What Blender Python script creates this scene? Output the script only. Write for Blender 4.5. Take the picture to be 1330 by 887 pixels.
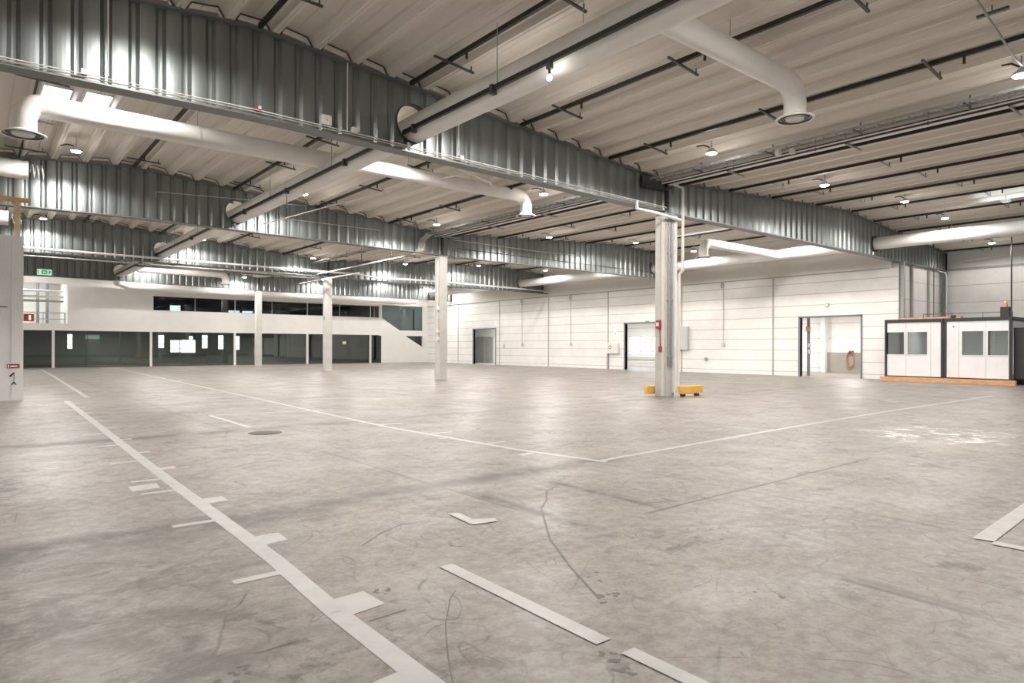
import bpy, math, random
from mathutils import Vector
random.seed(4)
C = bpy.context.scene.collection
for o in list(bpy.data.objects): bpy.data.objects.remove(o)

# ------------------------------------------------------------------ camera, world, exposure
S = bpy.context.scene
cam = bpy.data.cameras.new('camera'); co = bpy.data.objects.new('camera', cam); C.objects.link(co)
YAW = math.atan(700 / 855.0)
co.location = (0, 0, 1.5)
co.rotation_mode = 'QUATERNION'
from mathutils import Euler, Quaternion
q = Euler((math.pi / 2, 0, -YAW)).to_quaternion() @ Quaternion((0, 0, 1), 0.0026)
co.rotation_quaternion = q
cam.sensor_width = 36; cam.lens = 36 * 855 / 1330.0
cam.shift_y = (450 - 443.5) / 1330.0
cam.clip_end = 300
S.camera = co
w = bpy.data.worlds.new('world'); S.world = w; w.use_nodes = True
w.node_tree.nodes['Background'].inputs[0].default_value = (0.86, 0.93, 1.0, 1)
w.node_tree.nodes['Background'].inputs[1].default_value = 6.0
S.view_settings.view_transform = 'Standard'; S.view_settings.look = 'None'
S.view_settings.gamma = 1.0; S.view_settings.use_curve_mapping = False
S.view_settings.exposure = 0.16
LAMP_W = 620.0
FILL_W = 9.0
LAMP_COL = (1.0, 0.945, 0.895)

# ------------------------------------------------------------------ materials
def mat(name, col, rough=0.6, metal=0.0, noise=0.0, nscale=3.0, bump=0.0, bscale=30.0, spec=0.5, stretch=None, emit=None, estr=0.0):
    m = bpy.data.materials.new(name); m.use_nodes = True
    nt = m.node_tree; b = nt.nodes['Principled BSDF']
    b.inputs['Base Color'].default_value = (*col, 1); b.inputs['Roughness'].default_value = rough
    b.inputs['Metallic'].default_value = metal; b.inputs['Specular IOR Level'].default_value = spec
    tc = nt.nodes.new('ShaderNodeTexCoord'); mp = nt.nodes.new('ShaderNodeMapping')
    nt.links.new(tc.outputs['Object'], mp.inputs[0])
    if stretch: mp.inputs['Scale'].default_value = stretch
    if noise:
        n = nt.nodes.new('ShaderNodeTexNoise'); n.inputs['Scale'].default_value = nscale; n.inputs['Detail'].default_value = 6
        nt.links.new(mp.outputs[0], n.inputs[0])
        r = nt.nodes.new('ShaderNodeMapRange'); r.inputs['From Min'].default_value = 0.3; r.inputs['From Max'].default_value = 0.7
        r.inputs['To Min'].default_value = 1 - noise; r.inputs['To Max'].default_value = 1 + noise
        nt.links.new(n.outputs['Fac'], r.inputs[0])
        mx = nt.nodes.new('ShaderNodeVectorMath'); mx.operation = 'SCALE'; mx.inputs[0].default_value = col
        nt.links.new(r.outputs[0], mx.inputs['Scale']); nt.links.new(mx.outputs[0], b.inputs['Base Color'])
    if bump:
        n2 = nt.nodes.new('ShaderNodeTexNoise'); n2.inputs['Scale'].default_value = bscale
        nt.links.new(mp.outputs[0], n2.inputs[0])
        bp = nt.nodes.new('ShaderNodeBump'); bp.inputs['Strength'].default_value = bump; bp.inputs['Distance'].default_value = 0.02
        nt.links.new(n2.outputs['Fac'], bp.inputs['Height']); nt.links.new(bp.outputs[0], b.inputs['Normal'])
    if emit:
        b.inputs['Emission Color'].default_value = (*emit, 1); b.inputs['Emission Strength'].default_value = estr
    return m

class NT:
    """small helper to chain math nodes"""
    def __init__(s, m): s.t = m.node_tree
    def math(s, op, a, b=None, c=None, clamp=False):
        n = s.t.nodes.new('ShaderNodeMath'); n.operation = op; n.use_clamp = clamp
        for i, v in enumerate((a, b, c)):
            if v is None: continue
            if isinstance(v, (int, float)): n.inputs[i].default_value = v
            else: s.t.links.new(v, n.inputs[i])
        return n.outputs[0]
    def noise(s, vec, scale, detail=4, rough=0.55, dist=0.0):
        n = s.t.nodes.new('ShaderNodeTexNoise'); n.inputs['Scale'].default_value = scale; n.inputs['Detail'].default_value = detail
        n.inputs['Roughness'].default_value = rough; n.inputs['Distortion'].default_value = dist
        s.t.links.new(vec, n.inputs[0]); return n.outputs['Fac']
    def mapping(s, vec, scale=(1, 1, 1), rot=0.0, loc=(0, 0, 0)):
        n = s.t.nodes.new('ShaderNodeMapping'); n.inputs['Scale'].default_value = scale
        n.inputs['Rotation'].default_value = (0, 0, rot); n.inputs['Location'].default_value = loc
        s.t.links.new(vec, n.inputs[0]); return n.outputs[0]
    def ramp(s, f, a, b, lo=0.0, hi=1.0):
        n = s.t.nodes.new('ShaderNodeMapRange'); n.inputs['From Min'].default_value = a; n.inputs['From Max'].default_value = b
        n.inputs['To Min'].default_value = lo; n.inputs['To Max'].default_value = hi; n.interpolation_type = 'SMOOTHSTEP'
        s.t.links.new(f, n.inputs[0]); return n.outputs[0]
    def mix(s, f, a, b):
        n = s.t.nodes.new('ShaderNodeMix'); n.data_type = 'RGBA'
        if isinstance(f, (int, float)): n.inputs[0].default_value = f
        else: s.t.links.new(f, n.inputs[0])
        for i, v in ((6, a), (7, b)):
            if isinstance(v, tuple): n.inputs[i].default_value = (*v, 1)
            else: s.t.links.new(v, n.inputs[i])
        return n.outputs[2]

def floor_material():
    m = bpy.data.materials.new('worn_concrete'); m.use_nodes = True; h = NT(m); t = m.node_tree
    b = t.nodes['Principled BSDF']
    tc = t.nodes.new('ShaderNodeTexCoord'); P = tc.outputs['Object']
    sx = t.nodes.new('ShaderNodeSeparateXYZ'); t.links.new(P, sx.inputs[0]); X, Y = sx.outputs[0], sx.outputs[1]
    big = h.noise(P, 0.28, 5, 0.6); med = h.noise(P, 1.3, 7, 0.65, 0.4); fine = h.noise(P, 9, 8, 0.7)
    streak = h.noise(h.mapping(P, (0.5, 1.9, 1), 0.25), 1.2, 6, 0.65)
    streak2 = h.noise(h.mapping(P, (2.2, 0.3, 1), -0.3, (3, 1, 0)), 1.6, 6, 0.65)
    v = h.math('ADD', h.math('MULTIPLY', h.ramp(big, 0.3, 0.7), 0.30), h.math('MULTIPLY', h.ramp(med, 0.28, 0.72), 0.34))
    v = h.math('ADD', v, h.math('MULTIPLY', h.ramp(streak, 0.3, 0.7), 0.22))
    v = h.math('ADD', v, h.math('MULTIPLY', h.ramp(streak2, 0.3, 0.7), 0.14))
    col = h.mix(v, (0.13, 0.113, 0.098), (0.33, 0.30, 0.272))
    col = h.mix(h.ramp(fine, 0.36, 0.64, 0.0, 0.5), col, (0.40, 0.378, 0.35))
    grit = h.noise(P, 32, 6, 0.75)
    col = h.mix(h.ramp(grit, 0.45, 0.70, 0.0, 0.45), col, (0.11, 0.097, 0.086))
    dleft = h.math('MULTIPLY', h.ramp(X, 0.2, 2.6, 1.0, 0.0), h.ramp(Y, 4.6, 6.0, 1.0, 0.0))
    dn = h.ramp(h.noise(h.mapping(P, (1.0, 1.3, 1), -0.5), 1.7, 9, 0.72, 0.6), 0.40, 0.62)
    col = h.mix(h.math('MULTIPLY', h.math('MULTIPLY', dleft, dn), 0.75), col, (0.085, 0.075, 0.066))
    # dark oily spots
    spots = h.noise(h.mapping(P, (1, 1, 1), 0, (7, 3, 0)), 2.1, 9, 0.75)
    area = h.ramp(h.noise(h.mapping(P, (1, 1, 1), 0, (1, 9, 0)), 0.45, 2), 0.45, 0.62)
    f = h.math('MULTIPLY', h.ramp(spots, 0.53, 0.64), area)
    col = h.mix(h.math('MULTIPLY', f, 0.7), col, (0.06, 0.053, 0.047))
    # pale bare patches
    pale = h.ramp(h.noise(h.mapping(P, (1, 1, 1), 0, (17, 5, 0)), 1.7, 9, 0.72, 0.8), 0.56, 0.68)
    col = h.mix(h.math('MULTIPLY', pale, 0.35), col, (0.42, 0.405, 0.385))
    # thin curved drag marks
    for sc, off, wd, st in ((0.55, (2, 8, 0), 0.0045, 0.6), (0.9, (9, 1, 0), 0.006, 0.45), (0.33, (5, 5, 0), 0.0024, 0.6), (1.6, (1, 2, 0), 0.009, 0.4), (0.7, (4, 14, 0), 0.005, 0.5), (1.1, (24, 3, 0), 0.007, 0.4), (2.4, (12, 33, 0), 0.013, 0.3)):
        n = h.noise(h.mapping(P, (1, 1, 1), 0, off), sc, 2, 0.4, 0.7)
        line = h.ramp(h.math('ABSOLUTE', h.math('SUBTRACT', n, 0.5)), 0.0, wd, 1.0, 0.0)
        brk = h.ramp(h.noise(h.mapping(P, (1, 1, 1), 0, (off[1], off[0], 0)), 2.2, 3), 0.48, 0.62)
        col = h.mix(h.math('MULTIPLY', h.math('MULTIPLY', line, brk), st), col, (0.055, 0.049, 0.044))
    # control joints: line plus grimy band, with their own wear
    def joint(coord, other, pos, lo, hi, w_line, w_band, k_line, k_band):
        wob = h.math('MULTIPLY', h.math('SUBTRACT', h.noise(P, 0.7, 3), 0.5), 0.05)
        d = h.math('ABSOLUTE', h.math('SUBTRACT', h.math('ADD', coord, wob), pos))
        ln = h.ramp(d, w_line * 0.4, w_line, k_line, 0.0)
        nb = h.ramp(h.noise(P, 1.6, 7, 0.75), 0.32, 0.60)
        bd = h.math('MULTIPLY', h.ramp(d, 0.0, w_band, k_band, 0.0), nb)
        g = h.math('MULTIPLY', h.ramp(other, lo - 0.1, lo + 0.1), h.ramp(other, hi - 0.1, hi + 0.1, 1.0, 0.0))
        return h.math('MULTIPLY', h.math('MAXIMUM', ln, bd), g)
    for (cc, oo, pos, lo, hi, wl, wb, kl, kb) in (
            (Y, X, 12.12, -9, 5.9, 0.05, 0.45, 0.7, 0.9), (Y, X, 12.12, 5.9, 34, 0.02, 0.30, 0.3, 0.45),
            (Y, X, 6.0, -9, 6.8, 0.014, 0.34, 0.5, 0.95), (Y, X, 5.75, -9, 2.6, 0.0, 0.5, 0.0, 0.6), (Y, X, 3.82, 4.7, 9.4, 0.018, 0.05, 0.95, 0.4),
            (X, Y, 3.86, 4.6, 9.0, 0.014, 0.06, 0.7, 0.3), (X, Y, 3.5, 12, 50, 0.02, 0.12, 0.4, 0.35),
            (Y, X, 24.6, -9, 34, 0.03, 0.35, 0.35, 0.4), (Y, X, 18.4, 2, 34, 0.03, 0.35, 0.2, 0.3),
            (X, Y, 4.42, -2, 2.1, 0.01, 0.09, 0.3, 0.5), (X, Y, 10.2, 12, 50, 0.03, 0.2, 0.3, 0.3),
            (X, Y, 3.95, 3.75, 5.6, 0.0, 0.15, 0.0, 0.95), (X, Y, 4.97, 3.9, 5.4, 0.0, 0.10, 0.0, 0.95), (X, Y, 4.35, 0.2, 2.0, 0.006, 0.05, 0.4, 0.8), (X, Y, 6.25, 1.9, 5.8, 0.008, 0.06, 0.3, 0.4)):
        col = h.mix(joint(cc, oo, pos, lo, hi, wl, wb, kl, kb), col, (0.075, 0.066, 0.058))
    # white paint spilled and scraped on the right
    dx = h.math('DIVIDE', h.math('SUBTRACT', X, 12.9), 1.5); dy = h.math('DIVIDE', h.math('SUBTRACT', Y, 4.1), 1.3)
    rr = h.math('ADD', h.math('MULTIPLY', dx, dx), h.math('MULTIPLY', dy, dy))
    sp = h.noise(h.mapping(P, (1.0, 1.0, 1), 0.5), 2.6, 8, 0.75, 0.3)
    spill = h.math('MULTIPLY', h.ramp(rr, 0.3, 1.1, 1.0, 0.0), h.ramp(sp, 0.50, 0.60))
    col = h.mix(h.math('MULTIPLY', spill, 0.8), col, (0.80, 0.80, 0.79))
    t.links.new(col, b.inputs['Base Color'])
    rg = h.ramp(h.noise(P, 1.1, 6, 0.65), 0.3, 0.7, 0.36, 0.52)
    t.links.new(rg, b.inputs['Roughness']); b.inputs['Specular IOR Level'].default_value = 0.3
    bp = t.nodes.new('ShaderNodeBump'); bp.inputs['Strength'].default_value = 0.05; bp.inputs['Distance'].default_value = 0.01
    t.links.new(h.noise(P, 5, 6), bp.inputs['Height']); t.links.new(bp.outputs[0], b.inputs['Normal'])
    return m

def panel_material(name, col, pitch, rough=0.55, dark=0.55, off=0.0):
    """painted wall panels with horizontal joints"""
    m = bpy.data.materials.new(name); m.use_nodes = True; h = NT(m); t = m.node_tree; b = t.nodes['Principled BSDF']
    tc = t.nodes.new('ShaderNodeTexCoord'); P = tc.outputs['Object']
    sx = t.nodes.new('ShaderNodeSeparateXYZ'); t.links.new(P, sx.inputs[0])
    fr = h.math('FRACT', h.math('DIVIDE', h.math('ADD', sx.outputs[2], off), pitch))
    d = h.math('MULTIPLY', h.math('ABSOLUTE', h.math('SUBTRACT', fr, 0.5)), pitch)
    ln = h.ramp(d, 0.008, 0.022, 1.0, 0.0)
    n = h.ramp(h.noise(P, 0.8, 6, 0.7), 0.3, 0.7, 0.94, 1.04)
    mx = t.nodes.new('ShaderNodeVectorMath'); mx.operation = 'SCALE'; mx.inputs[0].default_value = col; t.links.new(n, mx.inputs['Scale'])
    c2 = h.mix(h.math('MULTIPLY', ln, dark), mx.outputs[0], (0.25, 0.23, 0.20))
    t.links.new(c2, b.inputs['Base Color']); b.inputs['Roughness'].default_value = rough
    bp = t.nodes.new('ShaderNodeBump'); bp.inputs['Strength'].default_value = 0.6; bp.inputs['Distance'].default_value = 0.01; bp.invert = True
    t.links.new(ln, bp.inputs['Height']); t.links.new(bp.outputs[0], b.inputs['Normal'])
    return m

def glass_material(name, tint, mixf=0.12):
    m = bpy.data.materials.new(name); m.use_nodes = True; t = m.node_tree
    for n in list(t.nodes):
        if n.type != 'OUTPUT_MATERIAL': t.nodes.remove(n)
    out = [n for n in t.nodes if n.type == 'OUTPUT_MATERIAL'][0]
    tr = t.nodes.new('ShaderNodeBsdfTransparent'); tr.inputs[0].default_value = (*tint, 1)
    gl = t.nodes.new('ShaderNodeBsdfGlossy'); gl.inputs['Roughness'].default_value = 0.02; gl.inputs[0].default_value = (0.9, 0.95, 0.95, 1)
    fr = t.nodes.new('ShaderNodeLayerWeight'); fr.inputs[0].default_value = 0.5
    pw = t.nodes.new('ShaderNodeMath'); pw.operation = 'POWER'; pw.inputs[1].default_value = 4.5; t.links.new(fr.outputs['Facing'], pw.inputs[0])
    ad = t.nodes.new('ShaderNodeMath'); ad.operation = 'MULTIPLY_ADD'; ad.inputs[1].default_value = 0.8; ad.inputs[2].default_value = mixf + .02; t.links.new(pw.outputs[0], ad.inputs[0])
    mx = t.nodes.new('ShaderNodeMixShader'); t.links.new(ad.outputs[0], mx.inputs[0])
    t.links.new(tr.outputs[0], mx.inputs[1]); t.links.new(gl.outputs[0], mx.inputs[2]); t.links.new(mx.outputs[0], out.inputs[0])
    return m

M = dict(
    floor=floor_material(),
    panel=panel_material('white_wall_panels', (0.87, 0.86, 0.84), 0.575, off=0.08),
    panel_far=panel_material('far_wall_panels', (0.85, 0.84, 0.815), 0.9, off=0.2),
    plaster=mat('white_plaster', (0.87, 0.86, 0.84), 0.6, noise=0.03, nscale=1.2),
    fascia=mat('fascia_board', (0.78, 0.76, 0.73), 0.6, noise=0.03, nscale=0.8),
    partition=mat('painted_block', (0.84, 0.84, 0.84), 0.7, noise=0.06, nscale=1.6, bump=0.2, bscale=14),
    deck=mat('beige_roof_sheet', (0.80, 0.76, 0.695), 0.5, noise=0.05, nscale=0.9, stretch=(1, 0.15, 1)),
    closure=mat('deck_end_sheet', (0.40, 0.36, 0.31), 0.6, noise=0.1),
    web=mat('galvanised_web', (0.25, 0.276, 0.272), 0.42, metal=0.8, noise=0.10, nscale=1.5, stretch=(1, 1, 0.4), bump=0.03, bscale=3),
    flange=mat('painted_flange', (0.20, 0.215, 0.21), 0.45, metal=0.3, noise=0.08),
    black=mat('black_rail', (0.022, 0.019, 0.017), 0.5, noise=0.2),
    darkbar=mat('dark_steel_bar', (0.10, 0.105, 0.105), 0.45, metal=0.5, noise=0.15),
    galv=mat('galvanised_steel', (0.40, 0.42, 0.42), 0.5, metal=0.5, noise=0.12, nscale=8),
    white=mat('white_enamel', (0.78, 0.77, 0.75), 0.35, noise=0.03),
    duct=mat('white_duct', (0.88, 0.87, 0.85), 0.42, noise=0.04, nscale=2, bump=0.08, bscale=12),
    concrete=mat('column_concrete', (0.52, 0.50, 0.465), 0.7, noise=0.08, nscale=3, bump=0.15),
    colpaint=mat('column_paint', (0.60, 0.59, 0.565), 0.6, noise=0.06, nscale=2),
    yellow=mat('yellow_paint', (0.85, 0.50, 0.10), 0.5, noise=0.1, nscale=8),
    timber=mat('raw_timber', (0.62, 0.35, 0.18), 0.7, noise=0.25, nscale=4, stretch=(8, 1, 8)),
    pine=mat('pale_timber', (0.58, 0.45, 0.30), 0.7, noise=0.15, nscale=5),
    frame=mat('dark_grey_frame', (0.035, 0.036, 0.038), 0.45, noise=0.1),
    doorframe=mat('grey_door_frame', (0.19, 0.215, 0.235), 0.4, noise=0.05),
    cabin=panel_material('cabin_panel', (0.80, 0.80, 0.815), 40, off=5),
    tape=mat('grey_white_floor_paint', (0.45, 0.445, 0.435), 0.42, noise=0.10, nscale=5, bump=0.1),
    rubber=mat('rubber_mark', (0.10, 0.09, 0.08), 0.5, noise=0.3, nscale=9),
    iron=mat('cast_iron', (0.07, 0.06, 0.052), 0.6, noise=0.3, nscale=20),
    red=mat('red_enamel', (0.36, 0.045, 0.04), 0.4, noise=0.05),
    green=mat('green_sign', (0.02, 0.42, 0.14), 0.4, emit=(0.02, 0.6, 0.2), estr=0.35),
    signwhite=mat('sign_white', (0.85, 0.9, 0.85), 0.4, emit=(0.8, 1, 0.85), estr=0.5),
    orange=mat('orange_hose', (0.36, 0.17, 0.09), 0.5, noise=0.1),
    lampglow=mat('lamp_glow', (1, 1, 1), 0.5, emit=(1.0, 0.95, 0.88), estr=45),
    wain=mat('grey_wainscot', (0.36, 0.33, 0.29), 0.6, noise=0.04),
    officegrey=mat('office_grey', (0.40, 0.42, 0.39), 0.6, noise=0.06),
    officedark=mat('office_dark', (0.17, 0.19, 0.20), 0.6, noise=0.1),
    glass=glass_material('office_glass', (0.52, 0.57, 0.53), 0.06),
    glass_up=glass_material('upper_glass', (0.42, 0.50, 0.52), 0.05),
    cabinglass=glass_material('cabin_glass', (0.60, 0.63, 0.60), 0.12),
    clearglass=glass_material('clear_glass', (0.95, 0.97, 0.97), 0.0),
    ink=mat('black_ink', (0.02, 0.02, 0.02), 0.6),
    greybox=mat('grey_cabinet', (0.60, 0.61, 0.60), 0.45, noise=0.03),
    amber=mat('amber_lens', (0.7, 0.25, 0.1), 0.3),
    cable=mat('grey_cable', (0.42, 0.41, 0.39), 0.5),
)

# ------------------------------------------------------------------ mesh helpers
ORG = {}
def org(o): return ORG.get(o.name, Vector((0, 0, 0))) if o else Vector((0, 0, 0))
def empty(name, loc, label, cat, group=None):
    o = bpy.data.objects.new(name, None); C.objects.link(o); o.location = loc; o.empty_display_size = 0.2
    o['label'] = label; o['category'] = cat
    if group: o['group'] = group
    ORG[o.name] = Vector(loc); return o
def tag(o, label=None, cat=None, group=None, kind=None):
    if label: o['label'] = label
    if cat: o['category'] = cat
    if group: o['group'] = group
    if kind: o['kind'] = kind
    return o
class MB:
    def __init__(s): s.v = []; s.f = []
    def add(s, vs, fs):
        n = len(s.v); s.v += [tuple(p) for p in vs]; s.f += [tuple(i + n for i in f) for f in fs]; return s
    def box(s, x0, x1, y0, y1, z0, z1):
        return s.add([(x0, y0, z0), (x1, y0, z0), (x1, y1, z0), (x0, y1, z0), (x0, y0, z1), (x1, y0, z1), (x1, y1, z1), (x0, y1, z1)],
                     [(0, 3, 2, 1), (4, 5, 6, 7), (0, 1, 5, 4), (1, 2, 6, 5), (2, 3, 7, 6), (3, 0, 4, 7)])
    def bar(s, a, b, wdt, hgt):
        """box along a-b, width horizontal, height vertical-ish"""
        a = Vector(a); b = Vector(b); d = (b - a).normalized()
        up = Vector((0, 0, 1)) if abs(d.z) < 0.95 else Vector((0, 1, 0))
        sd = d.cross(up).normalized(); u = sd.cross(d).normalized(); vs = []
        for p in (a, b):
            for i, j in ((-1, -1), (1, -1), (1, 1), (-1, 1)): vs.append(p + sd * i * wdt / 2 + u * j * hgt / 2)
        return s.add(vs, [(0, 1, 2, 3), (7, 6, 5, 4), (0, 4, 5, 1), (1, 5, 6, 2), (2, 6, 7, 3), (3, 7, 4, 0)])
    def tube(s, pts, r, n=14, cap=True):
        pts = [Vector(p) for p in pts]; k = len(pts)
        d0 = (pts[1] - pts[0]).normalized()
        ref = Vector((0, 0, 1)) if abs(d0.z) < 0.9 else Vector((1, 0, 0))
        sd = d0.cross(ref).normalized(); rings = []
        for i, p in enumerate(pts):
            din = (p - pts[i - 1]).normalized() if i else d0
            dout = (pts[i + 1] - p).normalized() if i < k - 1 else din
            t = (din + dout).normalized()
            sd = (sd - t * sd.dot(t)).normalized(); u = t.cross(sd)
            rr = r[i] if isinstance(r, (list, tuple)) else r
            rings.append([p + (sd * math.cos(2 * math.pi * j / n) + u * math.sin(2 * math.pi * j / n)) * rr for j in range(n)])
        vs = [q for R in rings for q in R]; fs = []
        for i in range(k - 1):
            for j in range(n): fs.append((i * n + j, i * n + (j + 1) % n, (i + 1) * n + (j + 1) % n, (i + 1) * n + j))
        if cap: fs.append(tuple(reversed(range(n)))); fs.append(tuple((k - 1) * n + j for j in range(n)))
        return s.add(vs, fs)
    def lathe(s, prof, c, n=28):
        """profile of (r,z) about vertical axis through c"""
        vs = []; fs = []
        for r, z in prof:
            for j in range(n):
                a = 2 * math.pi * j / n; vs.append((c[0] + r * math.cos(a), c[1] + r * math.sin(a), c[2] + z))
        for i in range(len(prof) - 1):
            for j in range(n): fs.append((i * n + j, i * n + (j + 1) % n, (i + 1) * n + (j + 1) % n, (i + 1) * n + j))
        return s.add(vs, fs)
    def prism(s, poly, ax, a, b):
        """poly in the two axes other than ax, extruded from a to b along ax"""
        n = len(poly)
        def mk(u, v, t):
            return (t, u, v) if ax == 0 else ((u, t, v) if ax == 1 else (u, v, t))
        vs = [mk(u, v, a) for u, v in poly] + [mk(u, v, b) for u, v in poly]
        fs = [tuple(range(n)), tuple(reversed(range(n, 2 * n)))] + [(i, (i + 1) % n, n + (i + 1) % n, n + i) for i in range(n)]
        return s.add(vs, fs)
    def build(s, name, m, parent=None, smooth=False, bevel=0.0):
        o0 = org(parent); me = bpy.data.meshes.new(name)
        me.from_pydata([(p[0] - o0.x, p[1] - o0.y, p[2] - o0.z) for p in s.v], [], s.f)
        me.materials.append(m); me.update()
        import bmesh
        bm = bmesh.new(); bm.from_mesh(me); bmesh.ops.recalc_face_normals(bm, faces=bm.faces); bm.to_mesh(me); bm.free()
        o = bpy.data.objects.new(name, me); C.objects.link(o)
        if parent: o.parent = parent
        ORG[o.name] = o0
        if smooth:
            for p in me.polygons: p.use_smooth = True
            try: me.set_sharp_from_angle(angle=math.radians(40))
            except Exception: pass
        if bevel:
            b = o.modifiers.new('b', 'BEVEL'); b.width = bevel; b.segments = 2; b.limit_method = 'ANGLE'
        return o
def struct(o): o['kind'] = 'structure'; return o
def dup(root, loc, label=None, group=None):
    r = root.copy(); C.objects.link(r); r.location = loc; ORG[r.name] = Vector(loc)
    if label: r['label'] = label
    if group: r['group'] = group
    def rec(src, dst):
        for ch in src.children:
            c = ch.copy(); C.objects.link(c); c.parent = dst; ORG[c.name] = Vector(loc); rec(ch, c)
    rec(root, r); return r
ORD = ['first', 'second', 'third', 'fourth', 'fifth', 'sixth', 'seventh', 'eighth', 'ninth', 'tenth', 'eleventh', 'twelfth', 'thirteenth', 'fourteenth', 'fifteenth']

# ------------------------------------------------------------------ building geometry
XR, XC = 33.3, 16.2            # partition wall face, column row
YG = [12.5, 24.8, 37.0, 49.2]  # corrugated girders
YB = 53.3                      # back wall face
def zr(x):                     # underside of the ribs / top of the girders
    if x < XC: return 6.5 + 0.9 * (1 - abs(x - 4) / 12.2)
    return 6.5 + 0.72 * (1 - abs(x - 28) / 12)
def zb(x):
    if x < XC: return 5.55 + 0.16 * (1 - abs(x - 4) / 12.2)
    return 5.53

# ---- floor
struct(MB().add([(-8.6, -12.3, 0), (40.5, -12.3, 0), (40.5, 60.6, 0), (-8.6, 60.6, 0)], [(0, 1, 2, 3)]).build('floor', M['floor']))

# ---- ceiling: trapezoid deck, ribs along y
RIBH = 0.22
cents = [4.38 + 0.82 * k for k in range(-16, 15)] + [16.62 + 0.795 * k for k in range(0, 31)]
cents = [c for c in cents if c < 40.4]
sky_open = []                  # (pan index, y0, y1)
def pan_of(x):
    for i in range(len(cents) - 1):
        if cents[i] <= x < cents[i + 1]: return i
for x, y0, y1 in ((1.5, 18.3, 20.0), (2.35, 18.35, 20.1), (27.9, 18.2, 21.2), (28.6, 5.6, 8.2), (29.4, 5.6, 8.2)): sky_open.append((pan_of(x), y0, y1))
ybrk = sorted({-12.3, 60.6} | {y for _, a, b in sky_open for y in (a, b)})
dk = MB()
for i, c in enumerate(cents):
    prof = [(-.14, RIBH), (-.125, .15), (-.10, .135), (-.065, 0), (-.02, 0), (0, .02), (.02, 0), (.065, 0), (.10, .135), (.125, .15), (.14, RIBH)]
    pts = [(c + u, zr(c) + v) for u, v in prof]
    n = len(pts)
    dk.add([(x, y, z) for y in (-12.3, 60.6) for x, z in pts], [(j, j + 1, n + j + 1, n + j) for j in range(n - 1)])
    if i < len(cents) - 1:
        d = cents[i + 1]
        pp = [(c + .14, zr(c) + RIBH), ((c + d) / 2 - .02, (zr(c) + zr(d)) / 2 + RIBH), ((c + d) / 2, (zr(c) + zr(d)) / 2 + RIBH + .018), ((c + d) / 2 + .02, (zr(c) + zr(d)) / 2 + RIBH), (d - .14, zr(d) + RIBH)]
        n = len(pp); holes = [(a, b) for k, a, b in sky_open if k == i]
        ys = ybrk
        for a, b in zip(ys[:-1], ys[1:]):
            if any(a >= h0 - 1e-6 and b <= h1 + 1e-6 for h0, h1 in holes): continue
            dk.add([(x, y, z) for y in (a, b) for x, z in pp], [(j, j + 1, n + j + 1, n + j) for j in range(n - 1)])
dko = struct(dk.build('ceiling', M['deck']))
# weatherproof layer above the deck, open over the skylights
rf = MB()
xs = [-8.6, 4, XC, 28, 40.5]
def roof_slab(x0, x1, y0, y1):
    z0, z1 = zr(x0 + 1e-4) + .34, zr(x1 - 1e-4) + .34
    rf.add([(x0, y0, z0), (x1, y0, z1), (x1, y1, z1), (x0, y1, z0), (x0, y0, z0 + .1), (x1, y0, z1 + .1), (x1, y1, z1 + .1), (x0, y1, z0 + .1)],
           [(0, 1, 2, 3), (4, 5, 6, 7), (0, 1, 5, 4), (1, 2, 6, 5), (2, 3, 7, 6), (3, 0, 4, 7)])
SK = []
for i, y0, y1 in sky_open: SK.append((cents[i] + .14, cents[i + 1] - .14, y0, y1))
OPN = []
for a_, b_, c_, d_ in SK:
    OPN.append((a_ - .05, b_ + .30, c_ - .05, d_ + 1.3))
OPN[0] = (OPN[0][0], OPN[1][0], *OPN[0][2:]); OPN[3] = (OPN[3][0], OPN[4][0], *OPN[3][2:])
xs = sorted(set(xs) | {v for a, b, _, _ in OPN for v in (a, b)})
for x0, x1 in zip(xs[:-1], xs[1:]):
    hs = [(a, b) for p, q_, a, b in OPN if p <= (x0 + x1) / 2 <= q_][:1]
    y = -12.3
    for a, b in sorted(hs): roof_slab(x0, x1, y, a); y = b
    roof_slab(x0, x1, y, 60.6)
struct(rf.build('ceiling_roof', M['closure']))
for n_, (x0, x1, y0, y1) in enumerate(SK):
    zc = zr((x0 + x1) / 2)
    e = MB()
    for a, b in (((x0, y0), (x1, y0)), ((x1, y0), (x1, y1)), ((x1, y1), (x0, y1)), ((x0, y1), (x0, y0))):
        e.add([(a[0], a[1], zc + RIBH - .03), (b[0], b[1], zc + RIBH - .03), (b[0], b[1], zc + RIBH + .05), (a[0], a[1], zc + RIBH + .05)], [(0, 1, 2, 3)])
    so = struct(e.build('window_%d' % (10 + n_), M['white']))
    g = MB().box(x0, x1, y0, y1, zc + RIBH + .03, zc + RIBH + .04).build('pane', M['clearglass'], so)
    bb = MB()
    for yy in (y0 + (y1 - y0) * .3, y0 + (y1 - y0) * .65): bb.box(x0, x1, yy - .012, yy + .012, zc + RIBH + .0, zc + RIBH + .02)
    bb.build('glazing_bar', M['galv'], so)

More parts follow.
